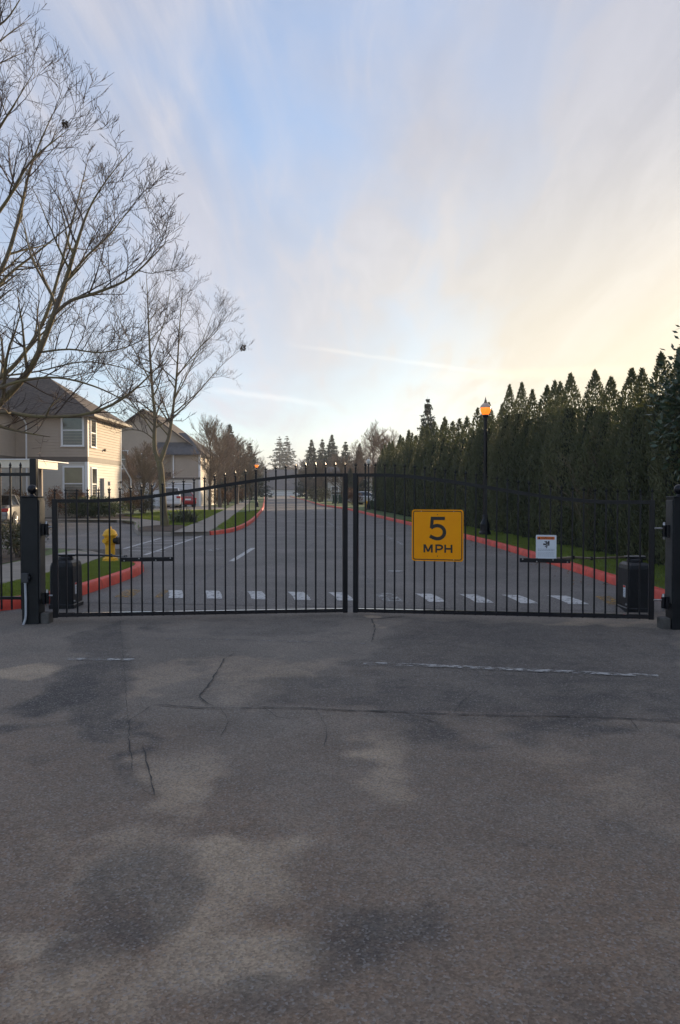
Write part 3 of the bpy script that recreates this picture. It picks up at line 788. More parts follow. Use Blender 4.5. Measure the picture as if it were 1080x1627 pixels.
# junction boxes with conduit
def junction(loc, rz, label, mat_pipe, lean):
    r = empty('junction_box', loc, rz, label, 'junction box', 'junction boxes on the gate posts')
    MB().box((-0.042, -0.05, 0.50), (0.042, 0.0, 0.61), 0.006).build('box_body', M['jbox'], r)
    k = MB(); k.tube([(0.042, -0.028, 0.555), (0.062, -0.028, 0.555)], [0.026, 0.020], 10); k.build('side_plug', M['black'], r)
    k = MB(); k.tube([(0, -0.025, 0.505), (0, -0.025, 0.485)], 0.017, 10); k.build('pipe_fitting', mat_pipe, r)
    k = MB(); k.tube([(0, -0.025, 0.485), (0.004, -0.025, 0.30), (0.004, -0.026, 0.12), (0.0, -0.03, 0.07), (lean, -0.045, 0.005)], 0.0135, 10); k.build('conduit', mat_pipe, r)
    return r
junction((-3.70, 9.0985, 0), 0, 'small black junction box with pale conduit on the left gate post', M['pvc'], -0.02)
junction((3.90, 8.7285, 0), 0, 'junction box with white conduit on the right gate post', M['signwhite'], 0.02)

# ------------------------------------------------------------------ tall fence panel left of the gate
FY = 9.62
fr = empty('fence_panel', (-3.80, FY, 0), 0, 'tall black iron picket fence left of the left gate post', 'fence')
MB().box((-0.040, -0.04, 0.0), (0.040, 0.04, 1.975), 0.004).build('fence_post', M['black'], fr)
MB().box((-2.6, -0.019, 1.762), (-0.0405, 0.019, 1.802)).build('top_rail', M['black'], fr)
MB().box((-2.6, -0.019, 0.225), (-0.0405, 0.019, 0.262)).build('bottom_rail', M['black'], fr)
sp = MB(); sp.lathe([(0.0125, 0.0), (0.016, 0.006), (0.016, 0.016), (0.010, 0.022), (0.018, 0.036), (0.004, 0.072), (0.0, 0.074)], 8)
SPEAR = sp.mesh('spear_tip', M['black'])
for i in range(19):
    x = -0.165 - i * 0.128
    p = MB().box((-0.0095, -0.0095, 0.10), (0.0095, 0.0095, 1.86)).build('picket', M['black'], fr, (x, 0, 0))
    obj('spear_tip', SPEAR, p, (0, 0, 1.86))
MB().box((-2.68, -0.04, 0.0), (-2.6005, 0.04, 1.975), 0.004).build('fence_post', M['black'], fr)

# ------------------------------------------------------------------ gate operators
def operator(loc, rz, label, sx, arm_pts, arm_mat, sticker):
    r = empty('gate_operator', loc, rz, label, 'gate operator', 'gate operators behind the gate')
    w, dp, h = 0.34, 0.42, 0.64
    k = MB()     # tapered housing with rounded shoulders
    prof = [(0.00, 0.00), (0.00, 0.05), (0.010, 0.06), (0.016, 0.56), (0.028, 0.61), (0.060, h)]
    for (i_, z) in prof:
        k.v += [(-w / 2 + i_ + 0.02, -dp / 2 + i_, z), (w / 2 - i_ - 0.02, -dp / 2 + i_, z), (w / 2 - i_, -dp / 2 + i_ + 0.02, z), (w / 2 - i_, dp / 2 - i_ - 0.02, z), (w / 2 - i_ - 0.02, dp / 2 - i_, z), (-w / 2 + i_ + 0.02, dp / 2 - i_, z), (-w / 2 + i_, dp / 2 - i_ - 0.02, z), (-w / 2 + i_, -dp / 2 + i_ + 0.02, z)]
    for a in range(len(prof) - 1):
        for j in range(8): k.f.append((a * 8 + j, a * 8 + (j + 1) % 8, a * 8 + 8 + (j + 1) % 8, a * 8 + 8 + j))
    k.f.append(tuple(range(40, 48)))
    k.build('housing', M['oper'], r)
    k = MB(); k.box((-0.16, -0.20, -0.02), (0.16, 0.20, -0.0005)); k.build('base_plate', M['conc_dark'], r)
    k = MB(); k.lathe([(0.10, h + 0.001), (0.10, h + 0.03), (0.085, h + 0.045), (0.03, h + 0.05)], 16); k.build('drive_hub', M['oper'], r)
    k = MB(); k.box((-0.14, -0.045, h + 0.051), (0.14, 0.045, h + 0.075), 0.006); ab = k.build('drive_crank', M['black'], r)
    k = MB(); k.box((-0.13, -0.035, h + 0.0755), (0.13, 0.035, h + 0.082), 0.002); k.build('crank_plate', M['steel'], ab)
    k = MB()
    k.tube([Vector(p) for p in arm_pts], 0.014, 8); k.build('arm', arm_mat, r, smooth=True)
    for p in arm_pts[1:-1]:
        k = MB(); k.tube([Vector(p) + Vector((0, 0, -0.022)), Vector(p) + Vector((0, 0, 0.024))], 0.022, 10); k.build('arm_joint', M['black'], r)
    # hazard label on the side towards the road
    if sticker:
        xs_ = sx * (w / 2 - 0.0145)
        k = MB(); k.box((min(xs_, xs_ + sx * 0.003), -0.11, 0.17), (max(xs_, xs_ + sx * 0.003), -0.03, 0.34)); k.build('warning_label', M['signwhite'], r)
        xs2 = xs_ + sx * 0.0035
        k = MB(); k.box((min(xs2, xs2 + sx * 0.002), -0.108, 0.315), (max(xs2, xs2 + sx * 0.002), -0.032, 0.338)); k.build('label_header', M['red'], r)
        for q in range(5):
            k = MB(); k.box((min(xs2, xs2 + sx * 0.001), -0.10, 0.19 + q * 0.022), (max(xs2, xs2 + sx * 0.001), -0.04 - 0.012 * (q % 2), 0.197 + q * 0.022)); k.build('label_print', M['signgrey'], r)
    k = MB()
    k.tube([(sx * 0.155, -0.16, 0.10), (sx * 0.175, -0.16, 0.10)], 0.014, 10); k.build('lock', M['steel'], r)
    return r
operator((-3.735, 10.53, 0.0), 0, 'black gate operator box with red and white label behind left gate leaf', 1,
         [(0.0, 0, 0.71), (0.62, -0.02, 0.70), (0.95, -0.50, 0.72), (1.10, -1.00, 0.75)], M['postside'], True)
operator((3.89, 10.2, 0.0), 0, 'black gate operator box with tan rusty arm behind right gate leaf', -1,
         [(0.0, 0, 0.71), (-0.62, -0.15, 0.70), (-0.95, -0.45, 0.74), (-1.45, -0.84, 0.745)], M['rusty'], True)

# ------------------------------------------------------------------ signs
def rounded(w, h, r, n=6):
    out = []
    for cx, cy, a0 in ((w - r, h - r, 0), (-w + r, h - r, 90), (-w + r, -h + r, 180), (w - r, -h + r, 270)):
        for k in range(n + 1):
            a = R(a0 + 90 * k / n); out.append((cx + r * math.cos(a), cy + r * math.sin(a)))
    return out
def stroke(pts, w, closed=False):
    """flat polygon strip following pts (x,z), width w -> list of quads with mitred joints"""
    p = [Vector(q) for q in pts]; n = len(p); L_, R_ = [], []
    for i in range(n):
        if closed: a, b_ = p[i - 1], p[(i + 1) % n]
        else: a, b_ = p[max(i - 1, 0)], p[min(i + 1, n - 1)]
        d1 = (p[i] - a).normalized() if (p[i] - a).length > 0 else (b_ - p[i]).normalized()
        d2 = (b_ - p[i]).normalized() if (b_ - p[i]).length > 0 else d1
        t = (d1 + d2).normalized(); nn = Vector((-t.y, t.x))
        m_ = w / 2 / max(0.45, nn.dot(Vector((-d1.y, d1.x))))
        L_.append(p[i] + nn * m_); R_.append(p[i] - nn * m_)
    return L_, R_
def stroke_prism(k, pts, w, y0, y1, closed=False):
    L_, R_ = stroke(pts, w, closed); n = len(pts)
    b0 = len(k.v)
    for i in range(n):
        k.v += [(L_[i].x, y0, L_[i].y), (R_[i].x, y0, R_[i].y), (R_[i].x, y1, R_[i].y), (L_[i].x, y1, L_[i].y)]
    rng_ = range(n if closed else n - 1)
    for i in rng_:
        a, c_ = b0 + i * 4, b0 + ((i + 1) % n) * 4
        for j in range(4): k.f.append((a + j, a + (j + 1) % 4, c_ + (j + 1) % 4, c_ + j))
    if not closed:
        k.f.append((b0, b0 + 1, b0 + 2, b0 + 3)); e = b0 + (n - 1) * 4; k.f.append((e + 3, e + 2, e + 1, e))
def on_right(px, py, back=0.0):
    k_ = (px - 540) / F
    s_ = (k_ * 9.8 - 0.2) / (3.389 + k_ * 0.9)
    X, Y = 0.2 + 3.389 * s_, 9.8 - 0.9 * s_
    return Vector((X, Y, P(px, py, Y).z))
sign_rz = math.atan2(-0.9, 3.389)
fwd = Vector((math.sin(sign_rz), -math.cos(sign_rz), 0))
c = on_right(695.5, 850.5) + fwd * 0.030
S = 0.318
sg = empty('speed_sign', c, sign_rz, 'square yellow 5 MPH sign fixed to the right gate leaf', 'sign')
MB().prism_xz(rounded(S, S, 0.035), -0.002, 0.002).build('sign_plate', M['signyellow'], sg)
k = MB(); ring = rounded(S - 0.020, S - 0.020, 0.028); stroke_prism(k, ring, 0.0105, -0.0036, -0.0024, True); k.build('sign_border', M['signblack'], sg)
# the digit 5
k = MB()
arc = [(0.0 + 0.088 * math.cos(R(a)) * 1.0 - 0.002, 0.032 + 0.076 * math.sin(R(a))) for a in range(140, -161, -20)]
five = [(0.078, 0.2135), (-0.066, 0.2135), (-0.078, 0.098)] 
stroke_prism(k, [(0.092, 0.2095), (-0.060, 0.2095)], 0.040, -0.0036, -0.0024)
stroke_prism(k, [(-0.0605, 0.2285), (-0.0745, 0.089)], 0.039, -0.0037, -0.0025)
arc = [(-0.086, 0.088), (-0.050, 0.110), (-0.006, 0.119), (0.042, 0.107), (0.076, 0.072), (0.084, 0.034), (0.072, -0.004), (0.040, -0.032), (-0.006, -0.042), (-0.052, -0.032), (-0.098, -0.010)]
arc = smooth_line(arc, 0.012)
stroke_prism(k, [(0.004 + x * 0.98, z + 0.002) for x, z in arc], 0.042, -0.0038, -0.0026)
k.build('digit_five', M['signblack'], sg)
def letter(name, strokes, ox):
    k = MB()
    for q, s_ in enumerate(strokes): stroke_prism(k, [(ox + x, -0.212 + z) for x, z in s_], 0.0215, -0.0036 - 0.0001 * q, -0.0024 - 0.0001 * q)
    k.build(name, M['signblack'], sg)
lh = 0.100
letter('letter', [[(0, 0), (0, lh)], [(0.004, lh - 0.004), (0.046, 0.012)], [(0.046, 0.012), (0.088, lh - 0.004)], [(0.092, 0), (0.092, lh)]], -0.160)
letter('letter', [[(0, 0), (0, lh)], smooth_line([(0, lh - 0.009), (0.042, lh - 0.009), (0.068, lh - 0.018), (0.074, lh - 0.034), (0.066, lh - 0.050), (0.042, lh - 0.060), (0, lh - 0.060)], 0.01)], -0.014)
letter('letter', [[(0, 0), (0, lh)], [(0.078, 0), (0.078, lh)], [(0, lh / 2), (0.078, lh / 2)]], 0.096)
for (x, z) in ((0, 0.255), (0, -0.255), (-0.20, 0.297), (0.20, 0.297), (0.20, -0.297)):
    k = MB(); k.tube([(x, -0.002, z), (x, -0.008, z)], [0.006, 0.004], 8); k.build('sign_bolt', M['steel'] if abs(x) > 0.1 else M['signblack'], sg)

c = on_right(868, 869.3) + fwd * 0.024
ws = empty('warning_sign', c, sign_rz, 'small white warning notice with orange header on the right gate leaf', 'sign')
hw_, hh_ = 0.118, 0.146
MB().prism_xz(rounded(hw_, hh_, 0.008, 3), -0.002, 0.002).build('sign_plate', M['signwhite'], ws)
MB().box((-hw_ + 0.016, -0.0034, 0.092), (hw_ - 0.022, -0.0024, 0.126)).build('orange_header', M['signorange'], ws)
k = MB(); k.prism_xz([(-0.094, 0.096), (-0.064, 0.096), (-0.079, 0.122)], -0.0044, -0.0036); k.build('warning_triangle', M['signblack'], ws)
k = MB()
GL = {'W': [[(0, 1), (.25, 0), (.5, .8), (.75, 0), (1, 1)]], 'A': [[(0, 0), (.5, 1), (1, 0)], [(.2, .35), (.8, .35)]], 'R': [[(0, 0), (0, 1), (.8, 1), (.9, .75), (.8, .5), (0, .5)], [(.45, .5), (1, 0)]],
      'N': [[(0, 0), (0, 1), (1, 0), (1, 1)]], 'I': [[(.5, 0), (.5, 1)]], 'G': [[(1, .85), (.6, 1), (.1, .8), (0, .4), (.3, 0), (.9, .1), (1, .45), (.6, .45)]]}
x = -0.054
for ch in 'WARNING':
    w_ = 0.008 if ch == 'I' else 0.0145
    for st in GL[ch]: stroke_prism(k, [(x + a * w_, 0.100 + b_ * 0.018) for a, b_ in st], 0.0042, -0.0044, -0.0036)
    x += w_ + 0.0065
k.build('header_lettering', M['signblack'], ws)
# pictogram: a figure caught between gate and post
k = MB()
k.box((0.022, -0.0034, 0.020), (0.038, -0.0024, 0.076)); k.box((-0.034, -0.0034, 0.026), (-0.002, -0.0024, 0.045))
stroke_prism(k, [(-0.004, 0.036), (0.018, 0.050)], 0.013, -0.0035, -0.0025); stroke_prism(k, [(-0.018, 0.070), (0.010, 0.052), (0.012, 0.020), (0.004, -0.010)], 0.010, -0.0036, -0.0026)
stroke_prism(k, [(0.006, 0.022), (-0.014, 0.004)], 0.008, -0.0037, -0.0027); stroke_prism(k, [(0.014, 0.056), (0.024, 0.060)], 0.008, -0.0038, -0.0028)
k.prism_xz([(0.002 + 0.009 * math.cos(a), 0.066 + 0.009 * math.sin(a)) for a in np.linspace(0, 2 * math.pi, 10, False)], -0.0039, -0.0029)
k.build('pictogram', M['signblack'], ws)
rr = random.Random(4)
for q, z in enumerate((-0.026, -0.042, -0.062, -0.078, -0.092, -0.106)):
    k = MB(); x = -hw_ + 0.022
    while x < hw_ - 0.03:
        w_ = rr.uniform(0.012, 0.028); k.box((x, -0.003, z), (min(x + w_, hw_ - 0.022), -0.0024, z + (0.006 if q < 2 else 0.0035))); x += w_ + 0.004
    k.build('print_line', M['signgrey'], ws)
for (x, z) in ((-0.104, -0.132), (0.104, -0.132)):
    k = MB(); k.tube([(x, -0.002, z), (x, -0.006, z)], [0.005, 0.004], 8); k.build('sign_bolt', M['signblack'], ws)

# ------------------------------------------------------------------ hydrants
def hydrant(loc, rz, label, sc=1.0):
    r = empty('fire_hydrant', loc, rz, label, 'fire hydrant', 'yellow fire hydrants'); r.scale = (sc, sc, sc)
    k = MB(); k.lathe([(0.165, 0.0), (0.165, 0.03), (0.15, 0.04), (0.15, 0.065), (0.11, 0.085), (0.10, 0.10)], 20); fl = k.build('base_flange', M['yellow'], r, auto=35)
    for q in range(8):
        a = q * math.pi / 4; k = MB(); k.lathe([(0.014, 0), (0.014, 0.014), (0.0, 0.016)], 6, (0.135 * math.cos(a), 0.135 * math.sin(a), 0.0655)); k.build('flange_bolt', M['yellow'], fl)
    k = MB(); k.lathe([(0.098, 0.1005), (0.098, 0.34), (0.108, 0.35), (0.115, 0.38), (0.115, 0.50), (0.122, 0.51), (0.122, 0.53)], 20); k.build('barrel', M['yellow'], r, auto=35)
    k = MB(); k.lathe([(0.150, 0.5305), (0.150, 0.555), (0.135, 0.575), (0.125, 0.61), (0.085, 0.655), (0.045, 0.672), (0.03, 0.675), (0.026, 0.72), (0.0, 0.722)], 20); bn = k.build('bonnet', M['yellow'], r, auto=35)
    for q in range(8):
        a = q * math.pi / 4 + 0.2; k = MB(); k.lathe([(0.013, 0), (0.013, 0.013), (0.0, 0.015)], 6, (0.137 * math.cos(a), 0.137 * math.sin(a), 0.556)); k.build('bonnet_bolt', M['yellow'], bn)
    k = MB(); k.tube([(0.11, 0, 0.43), (0.16, 0, 0.43)], 0.062, 14); k.tube([(0.16, 0, 0.43), (0.215, 0, 0.43), (0.23, 0, 0.43)], [0.078, 0.078, 0.06], 14); k.build('pumper_cap', M['oper'], r, auto=35)
    for s_ in (-1, 1):
        k = MB(); k.tube([(0, s_ * 0.11, 0.43), (0, s_ * 0.165, 0.43)], 0.045, 12); k.tube([(0, s_ * 0.165, 0.43), (0, s_ * 0.20, 0.43)], [0.053, 0.048], 12); k.build('hose_cap', M['yellow'], r, auto=35)
    return r
hp = G(175, 892, VZ)
hydrant((hp.x, hp.y, VZ), R(-20), 'yellow fire hydrant on the grass island behind the left gate leaf', 1.0)

# ------------------------------------------------------------------ street lamps
def street_lamp(loc, label, lit=True, H=4.45, sides=16):
    r = empty('street_lamp', loc, 0, label, 'street lamp', 'post-top street lamps along the road')
    k = MB(); k.lathe([(0.20, 0), (0.20, 0.10), (0.165, 0.13), (0.155, 0.34), (0.16, 0.36), (0.13, 0.42), (0.095, 0.52), (0.085, 0.60), (0.095, 0.61), (0.095, 0.65), (0.072, 0.68)], sides); k.build('lamp_base', M['black'], r, auto=40)
    hp_ = H - 0.62
    k = MB(); k.lathe([(0.072, 0.66), (0.058, hp_)], sides, flute=0.08); k.build('pole', M['black'], r)
    k = MB(); k.lathe([(0.058, hp_ - 0.01), (0.075, hp_ + 0.0), (0.065, hp_ + 0.03), (0.105, hp_ + 0.08), (0.11, hp_ + 0.11), (0.10, hp_ + 0.13)], sides); k.build('collar', M['black'], r, auto=40)
    k = MB(); k.lathe([(0.098, hp_ + 0.1305), (0.135, hp_ + 0.19), (0.165, hp_ + 0.26), (0.175, hp_ + 0.32), (0.170, hp_ + 0.36)], sides); gl_ = k.build('globe', M['lamp_on'] if lit else M['lamp_off'], r, smooth=True)
    k = MB(); k.lathe([(0.178, hp_ + 0.3605), (0.178, hp_ + 0.378), (0.160, hp_ + 0.42), (0.125, hp_ + 0.465), (0.085, hp_ + 0.50), (0.06, hp_ + 0.52)], sides); k.build('globe_cap', M['lamp_clear'] if lit else M['lamp_off'], r, auto=40)
    k = MB(); k.lathe([(0.055, hp_ + 0.5205), (0.060, hp_ + 0.545), (0.035, hp_ + 0.565), (0.045, hp_ + 0.59), (0.022, hp_ + 0.63), (0.006, hp_ + 0.72)], 10); k.build('lamp_finial', M['rusty'], r, auto=40)
    return r
street_lamp((4.78, 25.5, VZ), 'tall black street lamp with lit amber globe in front of the hedge')
street_lamp((-7.85, 73, VZ), 'distant street lamp with lit amber globe on the left verge', True, 4.2, 10)
street_lamp((2.25, 61, VZ), 'distant street lamp with pale unlit globe at the hedge end', False, 4.1, 10)
street_lamp((-4.3, 128, VZ), 'very distant street lamp with pale globe on the right verge', False, 4.1, 8)

# ------------------------------------------------------------------ foliage helpers
def quads_mesh(name, cen, right, up, w, l, m, diamond=True, tri=False):
    """cen, right, up: (n,3) arrays; leaf faces"""
    n = len(cen)
    w = w[:, None]; l = l[:, None]
    if tri:
        V_ = np.stack([cen - right * w * 0.5, cen + right * w * 0.5, cen + up * l], 1).reshape(-1, 3)
        F_ = np.arange(n * 3).reshape(-1, 3)
    elif diamond:
        V_ = np.stack([cen, cen + right * w * 0.5 + up * l * 0.45, cen + up * l, cen - right * w * 0.5 + up * l * 0.5], 1).reshape(-1, 3)
        F_ = np.arange(n * 4).reshape(-1, 4)
    else:
        V_ = np.stack([cen - right * w * .5, cen + right * w * .5, cen + right * w * .5 + up * l, cen - right * w * .5 + up * l], 1).reshape(-1, 3)
        F_ = np.arange(n * 4).reshape(-1, 4)
    me = bpy.data.meshes.new(name)
    q = F_.shape[1]
    me.vertices.add(len(V_)); me.vertices.foreach_set('co', V_.astype(np.float32).ravel())
    me.loops.add(F_.size); me.loops.foreach_set('vertex_index', F_.astype(np.int32).ravel())
    me.polygons.add(len(F_)); me.polygons.foreach_set('loop_start', (np.arange(len(F_)) * q).astype(np.int32)); me.polygons.foreach_set('loop_total', np.full(len(F_), q, np.int32))
    me.update(calc_edges=True); me.materials.append(m)
    return me
def norm(a): return a / np.maximum(np.linalg.norm(a, axis=1, keepdims=True), 1e-9)
def orient(rng, outward, upness, jitter):
    """leaf axes: 'up' mixes world up with outward plus jitter"""
    n = len(outward)
    up = norm(outward * (1 - upness) + np.array([0, 0, upness]) + rng.normal(0, jitter, (n, 3)))
    side = norm(np.cross(up, outward + rng.normal(0, 0.5, (n, 3))))
    return side, up

# ------------------------------------------------------------------ arborvitae hedge
def arb_meshes(seed, H, Rr, n, leaf):
    rng = np.random.default_rng(seed)
    def prof(t): return np.where(t < 0.1, 0.82 + 1.8 * t, np.where(t < 0.5, 1.0, np.where(t < 0.76, 1.0 - (t - 0.5) * 1.7, np.clip((1 - t) / 0.24, 0, 1) * 0.558)))
    t = rng.random(n * 2); keep = rng.random(n * 2) < (prof(t) * 0.85 + 0.15); t = t[keep][:n]; n = len(t)
    th = rng.random(n) * 2 * np.pi
    ph = rng.random(12) * 6.28
    lump = 1 + 0.07 * np.sin(th * 3 + ph[0] + t * 5) + 0.06 * np.sin(th * 5 + ph[1] - t * 11) + 0.05 * np.sin(th * 11 + ph[2] + t * 23) + 0.03 * np.sin(t * 40 + ph[3] + th * 2)
    depth = 1 - 0.34 * rng.random(n) ** 2.4
    r = Rr * prof(t) * lump * depth + 0.015
    lean = np.array([rng.normal(0, 0.03), rng.normal(0, 0.03)])
    cen = np.stack([r * np.cos(th) + lean[0] * t * H, r * np.sin(th) + lean[1] * t * H, 0.05 + t * (H - 0.12)], 1)
    out = np.stack([np.cos(th), np.sin(th), np.zeros(n)], 1)
    side, up = orient(rng, out, 0.74, 0.20)
    l = leaf * rng.uniform(0.7, 1.5, n); w = l * rng.uniform(0.28, 0.5, n)
    # leader at the tip
    m_ = 90
    zt = H * (1 - 0.10 * rng.random(m_) ** 1.4); rt = (H - zt) * 0.16
    tt = rng.random(m_) * 6.28
    c2 = np.stack([rt * np.cos(tt) + lean[0] * H, rt * np.sin(tt) + lean[1] * H, zt - 0.06], 1)
    s2, u2 = orient(rng, np.stack([np.cos(tt), np.sin(tt), np.zeros(m_)], 1), 0.9, 0.18)
    cen = np.concatenate([cen, c2]); side = np.concatenate([side, s2]); up = np.concatenate([up, u2])
    l = np.concatenate([l, rng.uniform(0.8, 1.3, m_) * leaf]); w = np.concatenate([w, rng.uniform(0.25, 0.4, m_) * leaf])
    crown = quads_mesh('crown', cen, side, up, w, l, M['arb'])
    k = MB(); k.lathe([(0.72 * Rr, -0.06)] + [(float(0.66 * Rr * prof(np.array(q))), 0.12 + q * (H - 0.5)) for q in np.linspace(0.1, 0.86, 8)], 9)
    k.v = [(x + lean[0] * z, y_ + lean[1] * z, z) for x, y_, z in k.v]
    inner = k.mesh('light_block_core', M['arb_core'])  # dark core added inside the crown so light does not pass through
    k = MB(); k.tube([(0, 0, -0.05), (0.01, 0, H * 0.4), (0, 0.01, H * 0.8)], [0.06, 0.045, 0.01], 7)
    return crown, inner, k.mesh('trunk', M['bark_grey'])
NEAR = [arb_meshes(100 + i, 1.0 * 4.5, 0.66, 15000, 0.066) for i in range(5)]
FAR = [arb_meshes(200 + i, 1.0 * 4.9, 0.68, 6500, 0.10) for i in range(4)]
ORD = ['first', 'second', 'third', 'fourth', 'fifth', 'sixth', 'seventh', 'eighth', 'ninth', 'tenth', 'eleventh', 'twelfth', 'thirteenth', 'fourteenth', 'fifteenth', 'sixteenth', 'seventeenth', 'eighteenth', 'nineteenth', 'twentieth', 'twenty-first', 'twenty-second', 'twenty-third', 'twenty-fourth', 'twenty-fifth', 'twenty-sixth', 'twenty-seventh', 'twenty-eighth', 'twenty-ninth', 'thirtieth', 'thirty-first', 'thirty-second', 'thirty-third', 'thirty-fourth', 'thirty-fifth', 'thirty-sixth', 'thirty-seventh', 'thirty-eighth', 'thirty-ninth', 'fortieth']
def hedge_x(y): return interp(kr_tab, y) + 1.95
rnd = random.Random(7)
spots = []; y = 14.1
while y < 60.5:
    spots.append(y); y += rnd.uniform(1.0, 1.35) if y < 30 else rnd.uniform(1.05, 1.3)
NT = len(spots)
HT = [(13, 4.2), (17.4, 4.25), (20, 4.45), (24, 5.0), (33, 4.9), (45, 4.95), (62, 4.9)]
for i, y in enumerate(spots):
    set_ = NEAR if y < 30 else FAR
    crown, inner, trunk = set_[rnd.randrange(len(set_))]
    Hh = interp(HT, y) * rnd.uniform(0.94, 1.05); base = 4.5 if y < 30 else 4.9
    if i < NT // 2: lab = 'columnar arborvitae, %s in the hedge counting away from the laurel' % ORD[i]
    else: lab = 'columnar arborvitae, %s in the hedge counting from its far end' % ORD[NT - 1 - i]
    r = empty('arborvitae', (hedge_x(y) + rnd.uniform(-0.10, 0.10), y, VZ), rnd.uniform(0, 6.28), lab, 'tree', 'arborvitae hedge along the road')
    sw = rnd.uniform(0.9, 1.08)
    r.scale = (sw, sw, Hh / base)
    obj('crown', crown, r); obj('light_block_core', inner, r); obj('trunk', trunk, r)

for i, y in enumerate((0.6, 1.9, 3.1, 4.4, 5.6, 6.9, 8.1, 9.4, 10.6, 11.9, 13.1, 14.3)):     # the hedge goes on past the right picture edge
    crown, inner, trunk = NEAR[i % 5]
    r = empty('arborvitae', (7.9 + rnd.uniform(-0.1, 0.1), y, 0), rnd.uniform(0, 6.28), 'columnar arborvitae outside the right picture edge, %s counting from the laurel towards the camera' % ORD[11 - i], 'tree', 'arborvitae hedge beyond the right picture edge')
    r.scale = (1.15, 1.15, 1.05)
    obj('crown', crown, r); obj('light_block_core', inner, r); obj('trunk', trunk, r)

# ------------------------------------------------------------------ broad-leaved laurel at the right edge
def leafy(name, loc, label, cat, m, rx, ry, rz_, n, leaf, seed, core=None, lumps=9, group=None, flat_top=False, ratio=0.42, zc=0.5):
    rng = np.random.default_rng(seed)
    r = empty(name, loc, 0, label, cat, group)
    # clumps in an ellipsoid
    cl = rng.normal(0, 1, (lumps * 6, 3)); cl = norm(cl) * (rng.random((len(cl), 1)) ** 0.4)
    cl = cl * 0.72
    idx = rng.integers(0, len(cl), n)
    d = norm(rng.normal(0, 1, (n, 3))); rad = 0.30 * (rng.random((n, 1)) ** 0.4)
    p = cl[idx] + d * rad
    if flat_top: p[:, 2] = np.clip(p[:, 2], -1, 0.82)
    out = norm(p + d * 0.6)
    cen = p * np.array([rx, ry, rz_ * 0.5]) + np.array([0, 0, rz_ * zc])
    cen[:, 2] = np.maximum(cen[:, 2], 0.02)
    side, up = orient(rng, out, 0.15, 0.55)
    l = leaf * rng.uniform(0.7, 1.35, n); w = l * ratio
    obj('foliage', quads_mesh('foliage', cen, side, up, w, l, m), r)
    k = MB(); rnd_ = random.Random(seed)
    for q in range(7):
        a = rnd_.uniform(0, 6.28); e = Vector((math.cos(a) * rx * 0.55, math.sin(a) * ry * 0.55, rz_ * rnd_.uniform(0.6, 0.85)))
        k.tube([(0.06 * math.cos(a), 0.06 * math.sin(a), -0.03), e * 0.45 + Vector((0, 0, 0.1 * rz_)), e], [0.03, 0.02, 0.006], 5)
    k.build('stems', M['bark_grey'], r)
    return r
leafy('laurel', (7.15, 13.3, VZ), 'glossy broad-leaved laurel at the right edge, nearest the gate post', 'shrub', M['laurel'], 1.75, 1.6, 5.4, 20000, 0.12, 31, lumps=22)

# ------------------------------------------------------------------ bare winter trees
class Tree:
    def __init__(s, seed, rmin=0.0048): s.rmin = rmin; s.rnd = random.Random(seed); s.limbs = MB(); s.twigs = MB(); s.count = 0
    def branch(s, p, d, L_, r0, level, maxlevel, up=0.12, wob=0.16, dens=1.0, ang=(28, 55)):
        rnd = s.rnd
        nseg = {0: 9, 1: 7, 2: 5}.get(level, 4)
        pts = [Vector(p)]; rads = [r0]; d = Vector(d).normalized()
        seg = L_ / nseg
        for i in range(nseg):
            d = (d + Vector((rnd.gauss(0, wob), rnd.gauss(0, wob), rnd.gauss(0, wob) + up)) * 0.6).normalized()
            pts.append(pts[-1] + d * seg); rads.append(max(r0 * (1 - (i + 1) / nseg * 0.85), s.rmin * 0.6))
        s.finish(pts, rads, level, maxlevel, L_, up, wob, dens, ang)
    def finish(s, pts, rads, level, maxlevel, L_, up=0.12, wob=0.16, dens=1.0, ang=(28, 55), t0=0.18):
        rnd = s.rnd
        n = 8 if rads[0] > 0.06 else 6 if rads[0] > 0.025 else 4 if rads[0] > 0.010 else 3
        (s.limbs if rads[0] > 0.018 else s.twigs).tube(pts, rads, n, cap=False)
        s.count += 1
        if level >= maxlevel: return
        nch = max(2, int(dens * {0: 12, 1: 7, 2: 5, 3: 3}.get(level, 3)))
        tot = len(pts) - 1
        for c_ in range(nch):
            t = t0 + (1 - t0) * (c_ + rnd.random()) / nch
            f = min(t, 0.999) * tot; i = int(f); fr_ = f - i
            pos = pts[i].lerp(pts[i + 1], fr_); rad = rads[i] * (1 - fr_) + rads[i + 1] * fr_
            ax = (pts[i + 1] - pts[i]).normalized()
            perp = ax.orthogonal().normalized(); perp.rotate(Matrix.Rotation(rnd.uniform(0, 6.283), 3, ax))
            if perp.z < -0.2 and rnd.random() < 0.7: perp.z = -perp.z
            a = R(rnd.uniform(*ang))
            dd = ax * math.cos(a) + perp * math.sin(a)
            cl_ = L_ * rnd.uniform(0.34, 0.66) * (1.05 - 0.45 * t)
            s.branch(pos, dd, cl_, max(min(rad * 0.62, r_lim(level)), s.rmin), level + 1, maxlevel, up, wob, dens, ang)
def r_lim(level): return {0: 0.04, 1: 0.017, 2: 0.0085}.get(level, 0.005)
